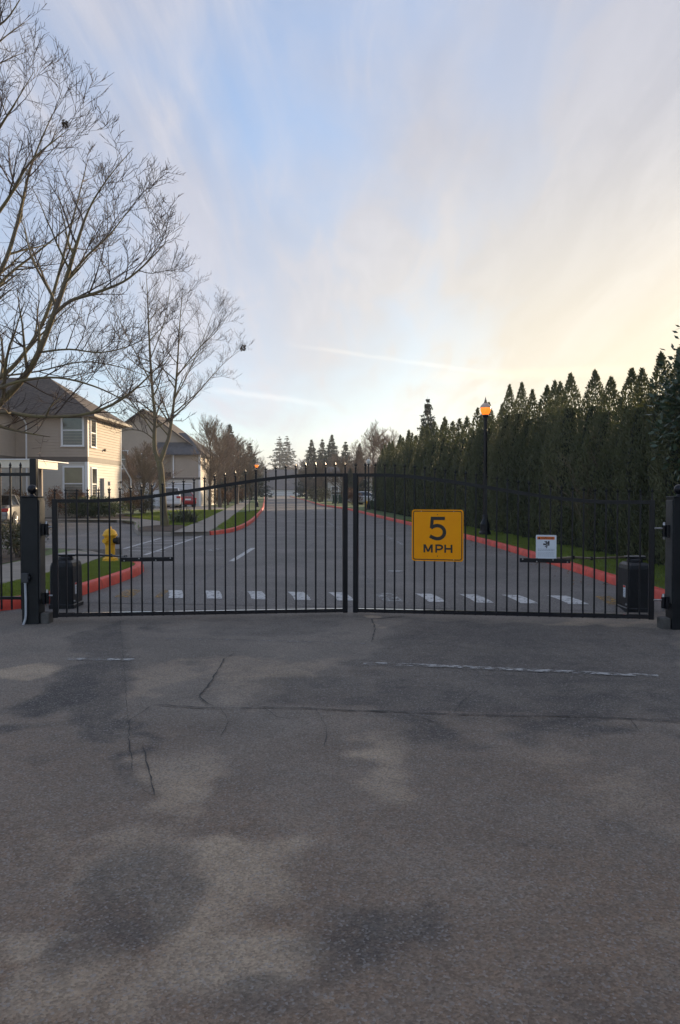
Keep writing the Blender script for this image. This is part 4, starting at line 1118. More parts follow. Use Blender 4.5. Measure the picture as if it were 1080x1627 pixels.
def limb_px(pts, rads):
    """control points -> smooth 3D limb"""
    p = [Vector(q) for q in pts]; out, rr_ = [], []
    for i in range(len(p) - 1):
        p0, p1, p2, p3 = p[max(i - 1, 0)], p[i], p[i + 1], p[min(i + 2, len(p) - 1)]
        for k in range(4):
            t = k / 4
            out.append(0.5 * ((2 * p1) + (p2 - p0) * t + (2 * p0 - 5 * p1 + 4 * p2 - p3) * t * t + (3 * p1 - p0 - 3 * p2 + p3) * t ** 3))
            rr_.append(rads[i] + (rads[i + 1] - rads[i]) * t)
    out.append(p[-1]); rr_.append(rads[-1]); return out, rr_

# large tree, trunk just outside the frame on the left
T = Tree(11)
base = Vector((-7.7, 14.2, VZ))
trunk_pts, trunk_r = limb_px([base - Vector((0, 0, 0.1)), base + Vector((0.05, 0, 1.2)), base + Vector((0.1, 0.05, 2.3)), base + Vector((0.12, 0.1, 3.4)), base + Vector((0.0, 0.3, 5.2)), base + Vector((-0.2, 0.4, 7.5)), base + Vector((0.1, 0.2, 10.0)), base + Vector((0.5, 0.0, 12.5))], [0.21, 0.17, 0.16, 0.14, 0.11, 0.085, 0.05, 0.015])
tk = MB(); tk.tube(trunk_pts, trunk_r, 10)
limbs = [
    ([(-118, 700, 14.2), (-60, 688, 13.9), (0, 640, 13.6), (50, 582, 13.4), (85, 500, 13.3), (106, 440, 13.3), (118, 400, 13.2), (140, 335, 13.1), (170, 285, 13.0), (212, 235, 13.0)], [0.10, 0.075, 0.060, 0.052, 0.046, 0.038, 0.030, 0.018, 0.010, 0.004], 2.6),
    ([(-118, 690, 14.2), (-50, 668, 13.6), (0, 655, 13.2), (60, 662, 12.9), (130, 659, 12.7), (178, 643, 12.6), (212, 620, 12.5), (238, 596, 12.5), (268, 566, 12.4)], [0.06, 0.042, 0.034, 0.030, 0.026, 0.022, 0.017, 0.011, 0.004], 1.5),
    ([(-118, 660, 14.2), (-50, 625, 14.3), (0, 600, 14.4), (38, 562, 14.5), (70, 508, 14.6), (92, 440, 14.8), (110, 370, 15.0), (128, 300, 15.1), (140, 250, 15.1)], [0.07, 0.050, 0.042, 0.038, 0.034, 0.028, 0.020, 0.012, 0.004], 2.6),
    ([(85, 500, 13.3), (112, 478, 13.2), (150, 466, 13.1), (195, 448, 13.0), (225, 425, 12.9), (248, 402, 12.8), (268, 380, 12.8)], [0.034, 0.030, 0.025, 0.019, 0.014, 0.009, 0.003], 1.7),
    ([(104, 446, 13.3), (140, 405, 13.5), (172, 375, 13.7), (200, 340, 13.9), (222, 310, 14.0)], [0.026, 0.021, 0.015, 0.010, 0.003], 1.6),
    ([(-118, 560, 14.3), (-60, 510, 14.5), (0, 432, 14.6), (28, 352, 14.8), (48, 268, 14.9), (75, 200, 15.0), (100, 150, 15.0)], [0.07, 0.055, 0.045, 0.034, 0.022, 0.012, 0.003], 2.4),
    ([(-118, 440, 14.4), (-60, 330, 14.3), (-10, 220, 14.2), (20, 170, 14.0), (55, 112, 13.9)], [0.06, 0.045, 0.028, 0.015, 0.004], 2.2),
    ([(-118, 480, 14.2), (-50, 400, 13.6), (10, 320, 13.3), (50, 255, 13.1), (110, 205, 13.0)], [0.06, 0.040, 0.028, 0.015, 0.004], 2.2),
    ([(60, 560, 13.4), (110, 555, 13.2), (160, 560, 13.0), (210, 548, 12.9), (262, 520, 12.8)], [0.022, 0.017, 0.013, 0.009, 0.003], 1.5),
    ([(0, 598, 14.4), (60, 590, 14.2), (130, 575, 14.0), (190, 583, 13.9), (240, 600, 13.8)], [0.022, 0.017, 0.013, 0.009, 0.003], 1.4),
    ([(-90, 650, 13.9), (-30, 628, 13.4), (30, 606, 13.1), (90, 600, 12.9), (150, 614, 12.7), (202, 640, 12.6), (230, 668, 12.6)], [0.04, 0.032, 0.026, 0.020, 0.014, 0.008, 0.003], 1.5),
    ([(-118, 300, 14.4), (-60, 150, 14.3), (-20, 60, 14.2), (15, 25, 14.1), (48, -30, 14.0)], [0.05, 0.04, 0.025, 0.015, 0.004], 2.0),
    ([(-100, 560, 14.3), (-40, 500, 15.0), (10, 440, 15.6), (60, 400, 16.0), (120, 350, 16.2), (160, 310, 16.3)], [0.05, 0.04, 0.03, 0.02, 0.01, 0.004], 1.8)]
for pts, rads, cl_ in limbs:
    pp, rr_ = limb_px([P(*q) for q in pts], rads)
    # children length is set by cl_
    T.finish(pp, rr_, 0, 3, cl_ * 1.28, up=0.04, wob=0.125, dens=1.12, ang=(30, 64), t0=0.14)
tr = empty('bare_tree', base, 0, 'large leafless tree reaching in from the left edge, branches over the fence', 'tree')
def local(mb, b): mb.v = [(x - b.x, y - b.y, z - b.z) for x, y, z in mb.v]; return mb
local(tk, base).build('trunk', M['bark'], tr, smooth=True)
local(T.limbs, base).build('limbs', M['bark'], tr, smooth=True)
tw = local(T.twigs, base).build('twigs', M['twig'], tr)
print('near tree branches', T.count, 'twig faces', len(T.twigs.f))
def clump(px, py, Y, s_, seed, m, parent, b):
    rng = np.random.default_rng(seed); n = 60
    c_ = P(px, py, Y) - b
    d = norm(rng.normal(0, 1, (n, 3))); cen = d * (rng.random((n, 1)) ** .5) * s_ + np.array(c_)
    side, up = orient(rng, d, 0.2, 0.5)
    return obj('dead_leaf_clump', quads_mesh('dead_leaf_clump', cen, side, up, np.full(n, s_ * 0.7), np.full(n, s_ * 0.9), m), parent)
clump(103, 197, 13.0, 0.045, 5, M['mulch'], tr, base)

# mid tree in the planting bed
T2 = Tree(23, 0.0048)
b2 = G(262, 836, VZ); YB = b2.y
tk2 = MB()
for pts, rads in (([(262, 842, YB), (260, 815, YB), (258, 780, YB), (255, 745, YB), (252, 732, YB)], [0.20, 0.155, 0.135, 0.135, 0.125]),
                  ([(253, 738, YB), (246, 716, YB), (245, 690, YB), (246, 662, YB - .1), (241, 610, YB - .2), (237, 540, YB - .3), (234, 470, YB - .3), (232, 430, YB - .3)], [0.10, 0.088, 0.075, 0.068, 0.055, 0.038, 0.02, 0.005]),
                  ([(254, 735, YB), (262, 712, YB + .1), (269, 690, YB + .2), (276, 640, YB + .3), (281, 590, YB + .4), (285, 520, YB + .5), (290, 460, YB + .5)], [0.095, 0.085, 0.070, 0.055, 0.042, 0.022, 0.005])):
    pp, rr_ = limb_px([P(*q) for q in pts], rads)
    tk2.tube(pp, rr_, 9)
    if rads[0] < 0.15: T2.finish(pp, rr_, 0, 3, 4.2, up=0.07, wob=0.11, dens=1.25, ang=(32, 66), t0=0.3)
for pts, rads, cl_ in (([(245, 690, YB), (225, 660, YB - .3), (200, 628, YB - .6), (172, 590, YB - .8), (150, 545, YB - 1)], [0.035, 0.028, 0.020, 0.012, 0.004], 2.6),
                  ([(246, 700, YB), (228, 686, YB - .5), (205, 683, YB - .9), (182, 689, YB - 1.2)], [0.03, 0.022, 0.014, 0.004], 1.8),
                  ([(273, 665, YB + .2), (300, 640, YB), (330, 605, YB - .2), (358, 575, YB - .3), (386, 553, YB - .4)], [0.032, 0.025, 0.018, 0.010, 0.003], 2.0),
                  ([(277, 635, YB + .3), (300, 590, YB + .8), (322, 540, YB + 1.1), (340, 490, YB + 1.3)], [0.03, 0.022, 0.014, 0.004], 2.6),
                  ([(241, 610, YB - .2), (215, 560, YB + .3), (190, 510, YB + .7), (172, 470, YB + .9)], [0.03, 0.022, 0.014, 0.004], 2.6),
                  ([(239, 570, YB - .2), (258, 520, YB - .8), (268, 470, YB - 1.2), (272, 425, YB - 1.5)], [0.026, 0.02, 0.012, 0.004], 2.4),
                  ([(280, 600, YB + .3), (310, 560, YB - .4), (345, 525, YB - .8), (362, 500, YB - 1.0)], [0.026, 0.02, 0.012, 0.004], 2.2)):
    pp, rr_ = limb_px([P(*q) for q in pts], rads)
    T2.finish(pp, rr_, 0, 3, cl_ * 1.35, up=0.05, wob=0.12, dens=1.1, ang=(32, 66), t0=0.2)
t2 = empty('bare_tree', b2, 0, 'forked leafless tree with mossy trunk in the bed beside the strap-leaved plant', 'tree')
local(tk2, b2).build('trunk', M['bark'], t2, smooth=True)
local(T2.limbs, b2).build('limbs', M['bark'], t2, smooth=True)
local(T2.twigs, b2).build('twigs', M['twig'], t2)
clump(386, 553, YB - .4, 0.10, 6, M['mulch'], t2, b2)
print('mid tree branches', T2.count)

# generic bare trees for the middle and far distance
def bare_proto(seed, H, spread, nl, twig_r):
    t = Tree(seed, 0.011); rnd_ = t.rnd
    k = MB(); pts, rads = [Vector((0, 0, -0.1))], [H * 0.018]
    for i in range(8):
        pts.append(pts[-1] + Vector((rnd_.gauss(0, 0.03) * H / 8, rnd_.gauss(0, 0.03) * H / 8, H * 0.11))); rads.append(H * 0.018 * (1 - (i + 1) / 9))
    k.tube(pts, rads, 7)
    for i in range(nl):
        f = rnd_.uniform(1.6, 7.5); a = int(f); pos = pts[a].lerp(pts[a + 1], f - a)
        an = rnd_.uniform(0, 6.283); el = R(rnd_.uniform(35, 65))
        d = Vector((math.cos(an) * math.cos(el), math.sin(an) * math.cos(el), math.sin(el)))
        t.branch(pos, d, spread * rnd_.uniform(0.7, 1.1) * (1.15 - 0.08 * f), 0.035, 1, 3, up=0.12, wob=0.15, dens=1.5)
    # thicken the twigs a little so that they hold together at this distance
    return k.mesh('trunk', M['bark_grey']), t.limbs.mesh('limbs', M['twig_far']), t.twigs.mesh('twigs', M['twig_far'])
BP = [bare_proto(51, 7.5, 3.0, 30, 1), bare_proto(52, 9.0, 3.2, 34, 1), bare_proto(53, 6.0, 2.6, 28, 1)]
def bare(px, base_y, Y, topy, v_, label, z=VZ, sw=1.0):
    p = P(px, 781, Y); H0 = (7.5, 9.0, 6.0)[v_]
    H = P(px, topy, Y).z - z
    r = empty('bare_tree', (p.x, Y, z), rnd.uniform(0, 6.28), label, 'tree', 'leafless trees along the street')
    s_ = H / (H0 * 1.12); r.scale = (s_ * sw, s_ * sw, s_)
    for n_, m_ in zip(('trunk', 'limbs', 'twigs'), BP[v_]): obj(n_, m_, r)
    return r
bare(333, 800, 58, 640, 0, 'leafless tree on the lawn right of the red car', sw=0.9)
bare(396, 812, 52, 722, 2, 'slim young leafless tree in the grass strip before the far lit lamp', sw=0.55)
bare(362, 800, 84, 672, 1, 'leafless tree behind the pavement, left of the small fir', sw=1.0)
bare(384, 800, 110, 694, 1, 'brown leafless tree between the two firs on the left', sw=1.2)
bare(404, 795, 140, 712, 0, 'far leafless tree left of the road end', sw=1.3)
bare(316, 800, 92, 690, 2, 'low leafless tree tucked behind the gabled house', sw=1.2)
bare(466, 790, 300, 728, 0, 'far brown leafless tree just right of the grey-roofed house', sw=1.5)
bare(488, 790, 150, 722, 2, 'leafless tree behind the far bins', sw=1.5)
bare(512, 790, 110, 722, 0, 'leafless tree left of the pale far house', sw=1.4)
bare(543, 790, 112, 715, 2, 'leafless tree behind the meeting posts of the gate', sw=1.5)
bare(566, 790, 100, 690, 1, 'tall leafless tree left of the tallest far bare tree', sw=1.1)
bare(594, 790, 95, 655, 1, 'tallest far bare tree, standing over the hedge end', sw=1.15)
bare(622, 790, 105, 668, 1, 'tall leafless tree showing over the low end of the hedge', sw=1.0)
bare(531, 790, 150, 712, 1, 'leafless tree far behind the group of firs', sw=1.5)
bare(432, 790, 310, 742, 2, 'low brown leafless tree beyond the road end', sw=1.8)
bare(226, 800, 52, 690, 2, 'bushy leafless tree before the gabled house, left of the forked trunk', sw=1.0)
bare(349, 800, 70, 655, 1, 'broad pale brown leafless tree right of the gabled house', sw=1.3)
bare(376, 800, 88, 676, 0, 'broad leafless tree over the far left pavement', sw=1.5)
bare(604, 790, 88, 672, 0, 'pale leafless tree directly behind the hedge end', sw=1.4)
bare(240, 800, 62, 690, 2, 'leafless tree before the garage doors of the gabled house', sw=1.2)
bare(205, 800, 56, 702, 2, 'brown leafless tree in the gap between the two houses', sw=0.9)

# leafless shrub before the hedge
ts = Tree(77)
for i in range(14):
    a = ts.rnd.uniform(0, 6.28); ts.branch((0, 0, 0), (0.25 * math.cos(a), 0.25 * math.sin(a), 1), ts.rnd.uniform(1.2, 2.4), 0.012, 1, 3, up=0.15, wob=0.12)
sb = empty('bare_shrub', (6.05, 18.6, VZ), 0, 'thin leafless shrub standing in front of the hedge', 'shrub')
if ts.limbs.v: ts.limbs.build('stems', M['twig'], sb)
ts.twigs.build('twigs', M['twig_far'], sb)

# ------------------------------------------------------------------ firs
def fir_meshes(seed, H, Rr, n_whorl, per, sparse=1.0):
    rng = np.random.default_rng(seed); cens, outs, ls = [], [], []
    k = MB(); k.tube([(0, 0, -0.1), (0, 0, H * 0.5), (0, 0, H)], [H * 0.016, H * 0.010, 0.01], 7)
    for i in range(n_whorl):
        t = 0.10 + 0.88 * (i + rng.random()) / n_whorl
        Lb = Rr * (1 - t) ** 0.95 * rng.uniform(0.7, 1.15) + 0.05
        nb = rng.integers(5, 8)
        a0 = rng.random() * 6.28
        for b_ in range(nb):
            if rng.random() > sparse: continue
            a = a0 + b_ * 6.283 / nb + rng.normal(0, 0.2); lb = Lb * rng.uniform(0.45, 1.2)
            s_ = rng.random(per) ** 0.55
            dr = rng.uniform(-0.05, 0.2) - rng.uniform(0.25, 0.6) * s_ + 0.25 * s_ ** 2
            x = np.cos(a) * lb * s_; yv = np.sin(a) * lb * s_
            z = t * H + dr * lb * 0.9
            c_ = np.stack([x, yv, z], 1) + rng.normal(0, 0.22 * (1.05 - t), (per, 3)) * (0.3 + 0.7 * s_[:, None])
            cens.append(c_); o_ = np.tile([np.cos(a), np.sin(a), -0.15], (per, 1)); outs.append(o_); ls.append((0.09 + 0.09 * rng.random(per)) * 3.4 * (1.12 - 0.85 * t))
    cen = np.concatenate(cens); out = norm(np.concatenate(outs) + rng.normal(0, 0.55, (len(cen), 3))); l = np.concatenate(ls) * 1.3
    side, up = orient(rng, out, 0.0, 0.25)
    return k.mesh('trunk', M['bark_grey']), quads_mesh('crown', cen, side, up, l * 0.38, l, M['fir'])
FP = [fir_meshes(61, 14, 5.0, 64, 36), fir_meshes(62, 16, 6.0, 44, 50, 0.62), fir_meshes(63, 14, 4.6, 64, 36, 0.9)]
def fir(px, Y, topy, v_, label, sw=1.0):
    p = P(px, 781, Y); H = P(px, topy, Y).z - VZ; H0 = (14, 16, 14)[v_]
    r = empty('fir_tree', (p.x, Y, VZ), rnd.uniform(0, 6.28), label, 'tree', 'evergreen firs beyond the houses')
    s_ = H / H0; r.scale = (s_ * sw, s_ * sw, s_)
    for n_, m_ in zip(('trunk', 'crown'), FP[v_]): obj(n_, m_, r)
fir(365, 105, 672, 0, 'fir standing behind the leafless trees, nearest to the gabled house')
fir(397, 135, 702, 2, 'fir left of the road end, behind the distant lit lamp', 1.2)
fir(444, 300, 692, 1, 'left of the twin open-branched firs beyond the road end', 1.1)
fir(456, 306, 691, 1, 'right of the twin open-branched firs beyond the road end', 1.1)
fir(495, 160, 697, 0, 'dense fir, leftmost of the group above the meeting posts', 1.0)
fir(512, 165, 696, 2, 'slim fir in the middle of the group above the meeting posts', 0.95)
fir(527, 155, 689, 0, 'tallest fir of the group above the meeting posts', 1.0)
fir(549, 150, 700, 2, 'fir right of the group, behind the gate meeting posts', 1.1)
fir(571, 120, 703, 0, 'fir beside the hedge end, under the tall bare trees', 0.9)
fir(679, 78, 630, 2, 'lone fir rising above the hedge in the middle', 0.85)
fir(416, 330, 732, 2, 'small far fir above the grey-roofed house', 1.3)
fir(478, 300, 742, 0, 'low dark fir right of the grey-roofed house', 1.5)
fir(556, 96, 742, 0, 'low dark evergreen behind the gap between the gate leaves', 1.2)

# ------------------------------------------------------------------ shrubs and plants
leafy('clipped_hedge', (P(150, 781, 42.2).x, 42.0, VZ), 'long clipped dark green hedge in front of the near house', 'hedge', M['box'], 2.3, 0.75, 1.25, 9000, 0.10, 41, lumps=20, flat_top=True, zc=0.5)
leafy('shrub', (-7.0, 16.9, VZ), 'brown-green low shrub behind the tall fence, right one', 'shrub', M['olive_shrub'], 0.75, 0.6, 0.95, 2600, 0.06, 42, group='low shrubs behind the tall fence')
leafy('shrub', (-8.3, 17.4, VZ), 'brown-green low shrub behind the tall fence, left one', 'shrub', M['olive_shrub'], 0.8, 0.6, 1.0, 2600, 0.06, 43, group='low shrubs behind the tall fence')
leafy('shrub', (P(205, 781, 46).x, 46.5, VZ), 'russet shrub at the right end of the clipped hedge', 'shrub', M['rust_shrub'], 0.9, 0.8, 1.6, 2500, 0.10, 44)
leafy('shrub', (P(228, 781, 49).x, 49, VZ), 'rounded olive shrub on the lawn behind the clipped hedge', 'shrub', M['olive_shrub'], 0.9, 0.8, 1.7, 2500, 0.10, 45)
leafy('shrub', (P(20, 781, 41.5).x, 41.6, VZ), 'russet shrub under the carport roof, behind the silver car', 'shrub', M['rust_shrub'], 1.2, 0.6, 1.9, 2600, 0.10, 46)
leafy('shrub', (P(88, 781, 41.5).x, 41.6, VZ), 'loose russet shrub left of the near house window', 'shrub', M['rust_shrub'], 0.8, 0.6, 1.9, 1500, 0.09, 47)
leafy('shrub', (P(124, 781, 42.6).x, 42.75, VZ), 'russet shrub below the near house ground-floor window', 'shrub', M['rust_shrub'], 0.6, 0.4, 1.75, 1500, 0.09, 52)
leafy('shrub', (P(350, 781, 78).x, 78, VZ), 'brown shrub right of the red car, before the leafless trees', 'shrub', M['rust_shrub'], 1.6, 1.2, 1.8, 2200, 0.14, 48)
leafy('shrub', (P(376, 781, 95).x, 95, VZ), 'brown shrub beside the far pavement', 'shrub', M['rust_shrub'], 1.8, 1.2, 2.0, 2200, 0.16, 49)
leafy('shrub', (P(508, 781, 104).x, 104, VZ), 'olive shrub before the pale far house', 'shrub', M['olive_shrub'], 2.4, 1.4, 2.2, 2200, 0.17, 50)
leafy('shrub', (P(560, 781, 84).x, 84, VZ), 'brown shrub in the gap between gate leaves, far off', 'shrub', M['rust_shrub'], 1.5, 1.0, 2.0, 2200, 0.15, 51)
# strap-leaved clump beside the forked tree
rs = random.Random(5)
pl = G(293, 831, VZ)
st = empty('strap_leaved_plant', (pl.x, pl.y, VZ), 0, 'strap-leaved evergreen clump beside the forked tree trunk', 'plant')
lk = MB()
for i in range(210):
    a = rs.uniform(0, 6.283); Lf = rs.uniform(0.7, 1.25); spread = rs.uniform(0.25, 0.75)
    ox, oy = rs.gauss(0, 0.22), rs.gauss(0, 0.2); d = Vector((math.cos(a), math.sin(a), 0)); sd = Vector((-d.y, d.x, 0))
    prev = None; b0 = len(lk.v)
    for q in range(5):
        t = q / 4; c_ = Vector((ox, oy, 0)) + d * (Lf * spread * t * (0.6 + 0.5 * t)) + Vector((0, 0, Lf * (0.95 * t - 0.75 * spread * t * t * 1.4)))
        w_ = 0.03 * (1 - 0.8 * t * t)
        lk.v += [tuple(c_ - sd * w_), tuple(c_ + sd * w_)]
    for q in range(4): lk.f.append((b0 + 2 * q, b0 + 2 * q + 1, b0 + 2 * q + 3, b0 + 2 * q + 2))
lk.build('leaves', M['strap'], st)

# ------------------------------------------------------------------ houses
def lap_wall(parent, a, b_, z0, z1, m, exp=0.16, name='siding', gable=None):
    """lapped boards from a to b (seen from outside, a on the left); gable(z)->(s0,s1) clips the run"""
    a, b_ = Vector(a), Vector(b_); d = (b_ - a); Lw = d.length; d.normalize(); nn = Vector((d.y, -d.x))
    k = MB(); z = z0
    while z < z1 - 1e-4:
        zt = min(z + exp, z1)
        s0, s1 = (0, Lw) if gable is None else gable(z)
        t0, t1 = (0, Lw) if gable is None else gable(zt)
        if s1 - s0 > 0.05:
            p0, p1, q0, q1 = a + d * s0, a + d * s1, a + d * t0, a + d * t1
            o = nn * 0.042
            k.add([(p0.x, p0.y, z), (p1.x, p1.y, z), (p1.x + o.x, p1.y + o.y, z), (p0.x + o.x, p0.y + o.y, z), (q1.x + o.x * .1, q1.y + o.y * .1, zt), (q0.x + o.x * .1, q0.y + o.y * .1, zt)],
                  [(0, 1, 2, 3), (3, 2, 4, 5)])
        z = zt
    return k.build(name, m, parent)
def obox(k, a, d, s0, s1, n0, n1, z0, z1):
    d = Vector(d); nn = Vector((d.y, -d.x)); a = Vector(a)
    c_ = [a + d * s + nn * n for s, n in ((s0, n0), (s1, n0), (s1, n1), (s0, n1))]
    k.add([(p.x, p.y, z0) for p in c_] + [(p.x, p.y, z1) for p in c_], [(0, 3, 2, 1), (4, 5, 6, 7), (0, 1, 5, 4), (1, 2, 6, 5), (2, 3, 7, 6), (3, 0, 4, 7)])
    return k
def window(parent, a, d, s0, s1, z0, z1, blind=0.0, tw=0.10):
    """double-hung window: trim, sill, meeting rail, upper and lower panes"""
    f = MB()
    obox(f, a, d, s0 - tw, s0, 0.0, 0.085, z0 - tw, z1 + tw); obox(f, a, d, s1, s1 + tw, 0.0, 0.085, z0 - tw, z1 + tw)
    obox(f, a, d, s0, s1, 0.0, 0.080, z1, z1 + tw); obox(f, a, d, s0, s1, 0.0, 0.080, z0 - tw, z0)
    w = f.build('window', M['trim'], parent)
    zm = z0 + (z1 - z0) * 0.52
    obox(MB(), a, d, s0 + .002, s1 - .002, 0.03, 0.066, zm - 0.03, zm + 0.03).build('meeting_rail', M['trim'], w)
    obox(MB(), a, d, s0 - tw - 0.03, s1 + tw + 0.03, 0.0855, 0.12, z0 - tw - 0.0, z0 - tw + 0.05).build('sill', M['trim'], w)
    obox(MB(), a, d, s0 + .002, s1 - .002, 0.026, 0.040, z0 + .002, zm - 0.032).build('pane', M['glass'], w)
    obox(MB(), a, d, s0 + .002, s1 - .002, 0.034, 0.050, zm + 0.032, z1 - .002).build('pane', M['blind'] if blind else M['glass'], w)
    return w
def slab_roof(parent, faces, m, th=0.14, name='roof'):
    """list of 3D polygons given once; extruded downwards"""
    k = MB()
    for f_ in faces:
        n = len(f_); k.add([tuple(p) for p in f_] + [(p[0], p[1], p[2] - th) for p in f_],
                           [tuple(range(n)), tuple(range(2 * n - 1, n - 1, -1))] + [(i, (i + 1) % n, n + (i + 1) % n, n + i) for i in range(n)])
    return k.build(name, m, parent)
def trimboard(parent, a, d, s0, s1, z0, z1, m, th=0.035, name='trim_board'):
    return obox(MB(), a, d, s0, s1, 0.0, th, z0, z1).build(name, m, parent)

# near house
HX, HYf, HYb, ZE, ZR = -14.02, 43.0, 49.6, 5.95, 8.35
XL = -26.0; WX = -18.0; WY = 36.8
hA = empty('house', (HX, HYf, 0), 0, 'near two-storey tan house with brown hip roof, behind the clipped hedge', 'house')
hA.location = (0, 0, 0)
e = Vector((1, 0)); n_ = Vector((0, 1))
zb = 3.36      # storey line
lap_wall(hA, (WX, HYf), (HX, HYf), 0.1, zb - 0.14, M['siding_low'])
lap_wall(hA, (WX, HYf), (HX, HYf), zb + 0.14, ZE, M['siding_up'])
lap_wall(hA, (HX, HYf), (HX, HYb), 0.1, zb - 0.14, M['siding_low'])
lap_wall(hA, (HX, HYf), (HX, HYb), zb + 0.14, ZE, M['siding_up'])
lap_wall(hA, (WX, WY), (WX, HYf), 0.1, zb - 0.14, M['siding_low'])
lap_wall(hA, (WX, WY), (WX, HYf), zb + 0.14, ZE, M['siding_up'])
lap_wall(hA, (XL, WY), (WX, WY), 0.1, ZE, M['siding_up'])
lap_wall(hA, (HX, HYb), (XL, HYb), 0.1, ZE, M['siding_up'])
trimboard(hA, (WX, HYf), e, 0.0, HX - WX, zb - 0.14, zb + 0.14, M['band'], 0.03, 'storey_band')
trimboard(hA, (HX, HYf), n_, 0.0, HYb - HYf, zb - 0.14, zb + 0.14, M['band'], 0.03, 'storey_band')
trimboard(hA, (WX, WY), n_, 0.0, HYf - WY - 0.04, zb - 0.14, zb + 0.14, M['band'], 0.03, 'storey_band')
for z0, z1, m in ((0.1, zb - 0.14, 'trim'), (zb + 0.141, ZE, 'siding_up')):
    MB().box((HX - 0.12, HYf - 0.045, z0), (HX + 0.045, HYf - 0.001, z1)).build('corner_board', M[m], hA)
    MB().box((HX + 0.001, HYf, z0), (HX + 0.045, HYf + 0.12, z1)).build('corner_board', M['trim'], hA)
MB().box((HX + 0.001, HYb - 0.12, 0.1), (HX + 0.045, HYb, ZE)).build('corner_board', M['trim'], hA)
def sx(px, Y=HYf): return P(px, 781, Y).x - WX
def hz_(py, Y=HYf): return P(540, py, Y).z
window(hA, (WX, HYf), e, sx(101), sx(132), hz_(707), hz_(662))
window(hA, (WX, HYf), e, sx(103), sx(131.5), 1.05, hz_(743), blind=1)
def sy(px): return -HX * F / (540 - px) - HYf
window(hA, (HX, HYf), n_, sy(143.5) , sy(151), hz_(708), hz_(666), tw=0.09)
window(hA, (HX, HYf), n_, sy(144.5), sy(152), 1.05, hz_(744), tw=0.09)
ov = 0.5
zr_e = ZE - 0.10
rx0, ry0, ry1 = HX + ov, HYf - ov, HYb + ov
rid_y = (HYf + HYb) / 2
rid_x = HX - 3.3
roofA = slab_roof(hA, [[(XL - ov, ry0, zr_e), (rx0, ry0, zr_e), (rid_x, rid_y, ZR), (XL - ov, rid_y, ZR)],
               [(rx0, ry0, zr_e), (rx0, ry1, zr_e), (rid_x, rid_y, ZR)],
               [(rx0, ry1, zr_e), (XL - ov, ry1, zr_e), (XL - ov, rid_y, ZR), (rid_x, rid_y, ZR)]], M['shingle'])
wr = (XL + WX) / 2
slab_roof(hA, [[(WX + ov, WY - ov, zr_e + 0.02), (WX + ov, rid_y, zr_e + 0.02), (wr, rid_y - 0.3, ZR - 0.12), (wr, WY + 3.2, ZR - 0.12)],
               [(XL - ov, WY - ov, zr_e + 0.02), (WX + ov, WY - ov, zr_e + 0.02), (wr, WY + 3.2, ZR - 0.12)]], M['shingle'], name='wing_roof')
k = MB(); k.box((HX + 0.03, ry0 + .05, zr_e - 0.16), (rx0 - 0.02, ry1 - 0.05, zr_e - 0.145)); k.box((WX, ry0 + .02, zr_e - 0.16), (HX + 0.03, HYf - 0.025, zr_e - 0.145)); k.build('soffit', M['soffit'], hA)
k = MB(); k.box((rx0 - 0.0, ry0 - 0.09, zr_e - 0.17), (rx0 + 0.10, ry1, zr_e - 0.03)); k.box((WX + ov, ry0 - 0.10, zr_e - 0.17), (rx0 - 0.001, ry0 - 0.001, zr_e - 0.03)); k.build('gutter', M['band'], hA)
dsx = P(43, 781, HYf).x
k = MB(); k.tube([(dsx - 0.25, HYf - 0.55, zr_e - 0.12), (dsx - 0.05, HYf - 0.3, zr_e - 0.3), (dsx, HYf - 0.07, zr_e - 0.55), (dsx, HYf - 0.07, 0.2)], 0.05, 8); k.build('downspout', M['trim'], hA)
# service box and meters on the sunlit wall
ys_ = lambda px: -HX * F / (540 - px)
k = MB().box((HX + 0.03, ys_(159.5), 0.95), (HX + 0.22, ys_(165.5), 2.35), 0.01); k.build('service_panel', M['meter'], hA)
for z in (1.15, 1.62, 2.05):
    k = MB(); yy = ys_(169.5); k.tube([(HX + 0.03, yy, z), (HX + 0.20, yy, z), (HX + 0.23, yy, z)], [0.13, 0.13, 0.09], 12); k.build('meter', M['meter'], hA)
k = MB(); k.tube([(HX + 0.05, ys_(164), 4.05), (HX + 0.16, ys_(164), 3.98)], [0.05, 0.09], 8); k.build('wall_lamp', M['band'], hA)
k = MB(); k.tube([(HX + 0.05, ys_(189), 2.2), (HX + 0.16, ys_(189), 2.13)], [0.05, 0.09], 8); k.build('wall_lamp', M['band'], hA)
k = MB(); k.tube([(HX - 0.1, HYb + 0.1, 3.6), (HX + 0.35, HYb + 1.0, 2.4), (HX + 0.35, HYb + 1.05, 0.2)], 0.05, 6); k.build('downspout', M['trim'], hA)

# second house, gabled, with garages
YB0, YB1 = 76.0, 86.0
bx1 = P(318, 781, YB0).x; px_, pz_ = P(232, 652, 78).x, P(232, 652, 78).z
bx0 = 2 * px_ - bx1 + 0.2
hB = empty('house', (0, 0, 0), 0, 'gabled two-storey house with white garage doors, beyond the near house', 'house')
ZEb = 5.5
lap_wall(hB, (bx0, YB0), (bx1, YB0), 0.1, 2.75, M['siding_low'], 0.2)
lap_wall(hB, (bx1, YB0), (bx1, YB1), 0.1, 2.75, M['siding_low'], 0.2)
lap_wall(hB, (bx1, YB0), (bx1, YB1), 2.75, ZEb, M['siding_up'], 0.2)
wx0 = P(272, 781, YB0).x
lap_wall(hB, (wx0, YB0), (bx1, YB0), 2.95, ZEb, M['siding_up'], 0.2)
hw_b = bx1 - px_
def gab(z):
    if z <= ZEb: return (0, 2 * hw_b)
    f_ = hw_b * (1 - (z - ZEb) / (pz_ - ZEb)); return (hw_b - f_, hw_b + f_)
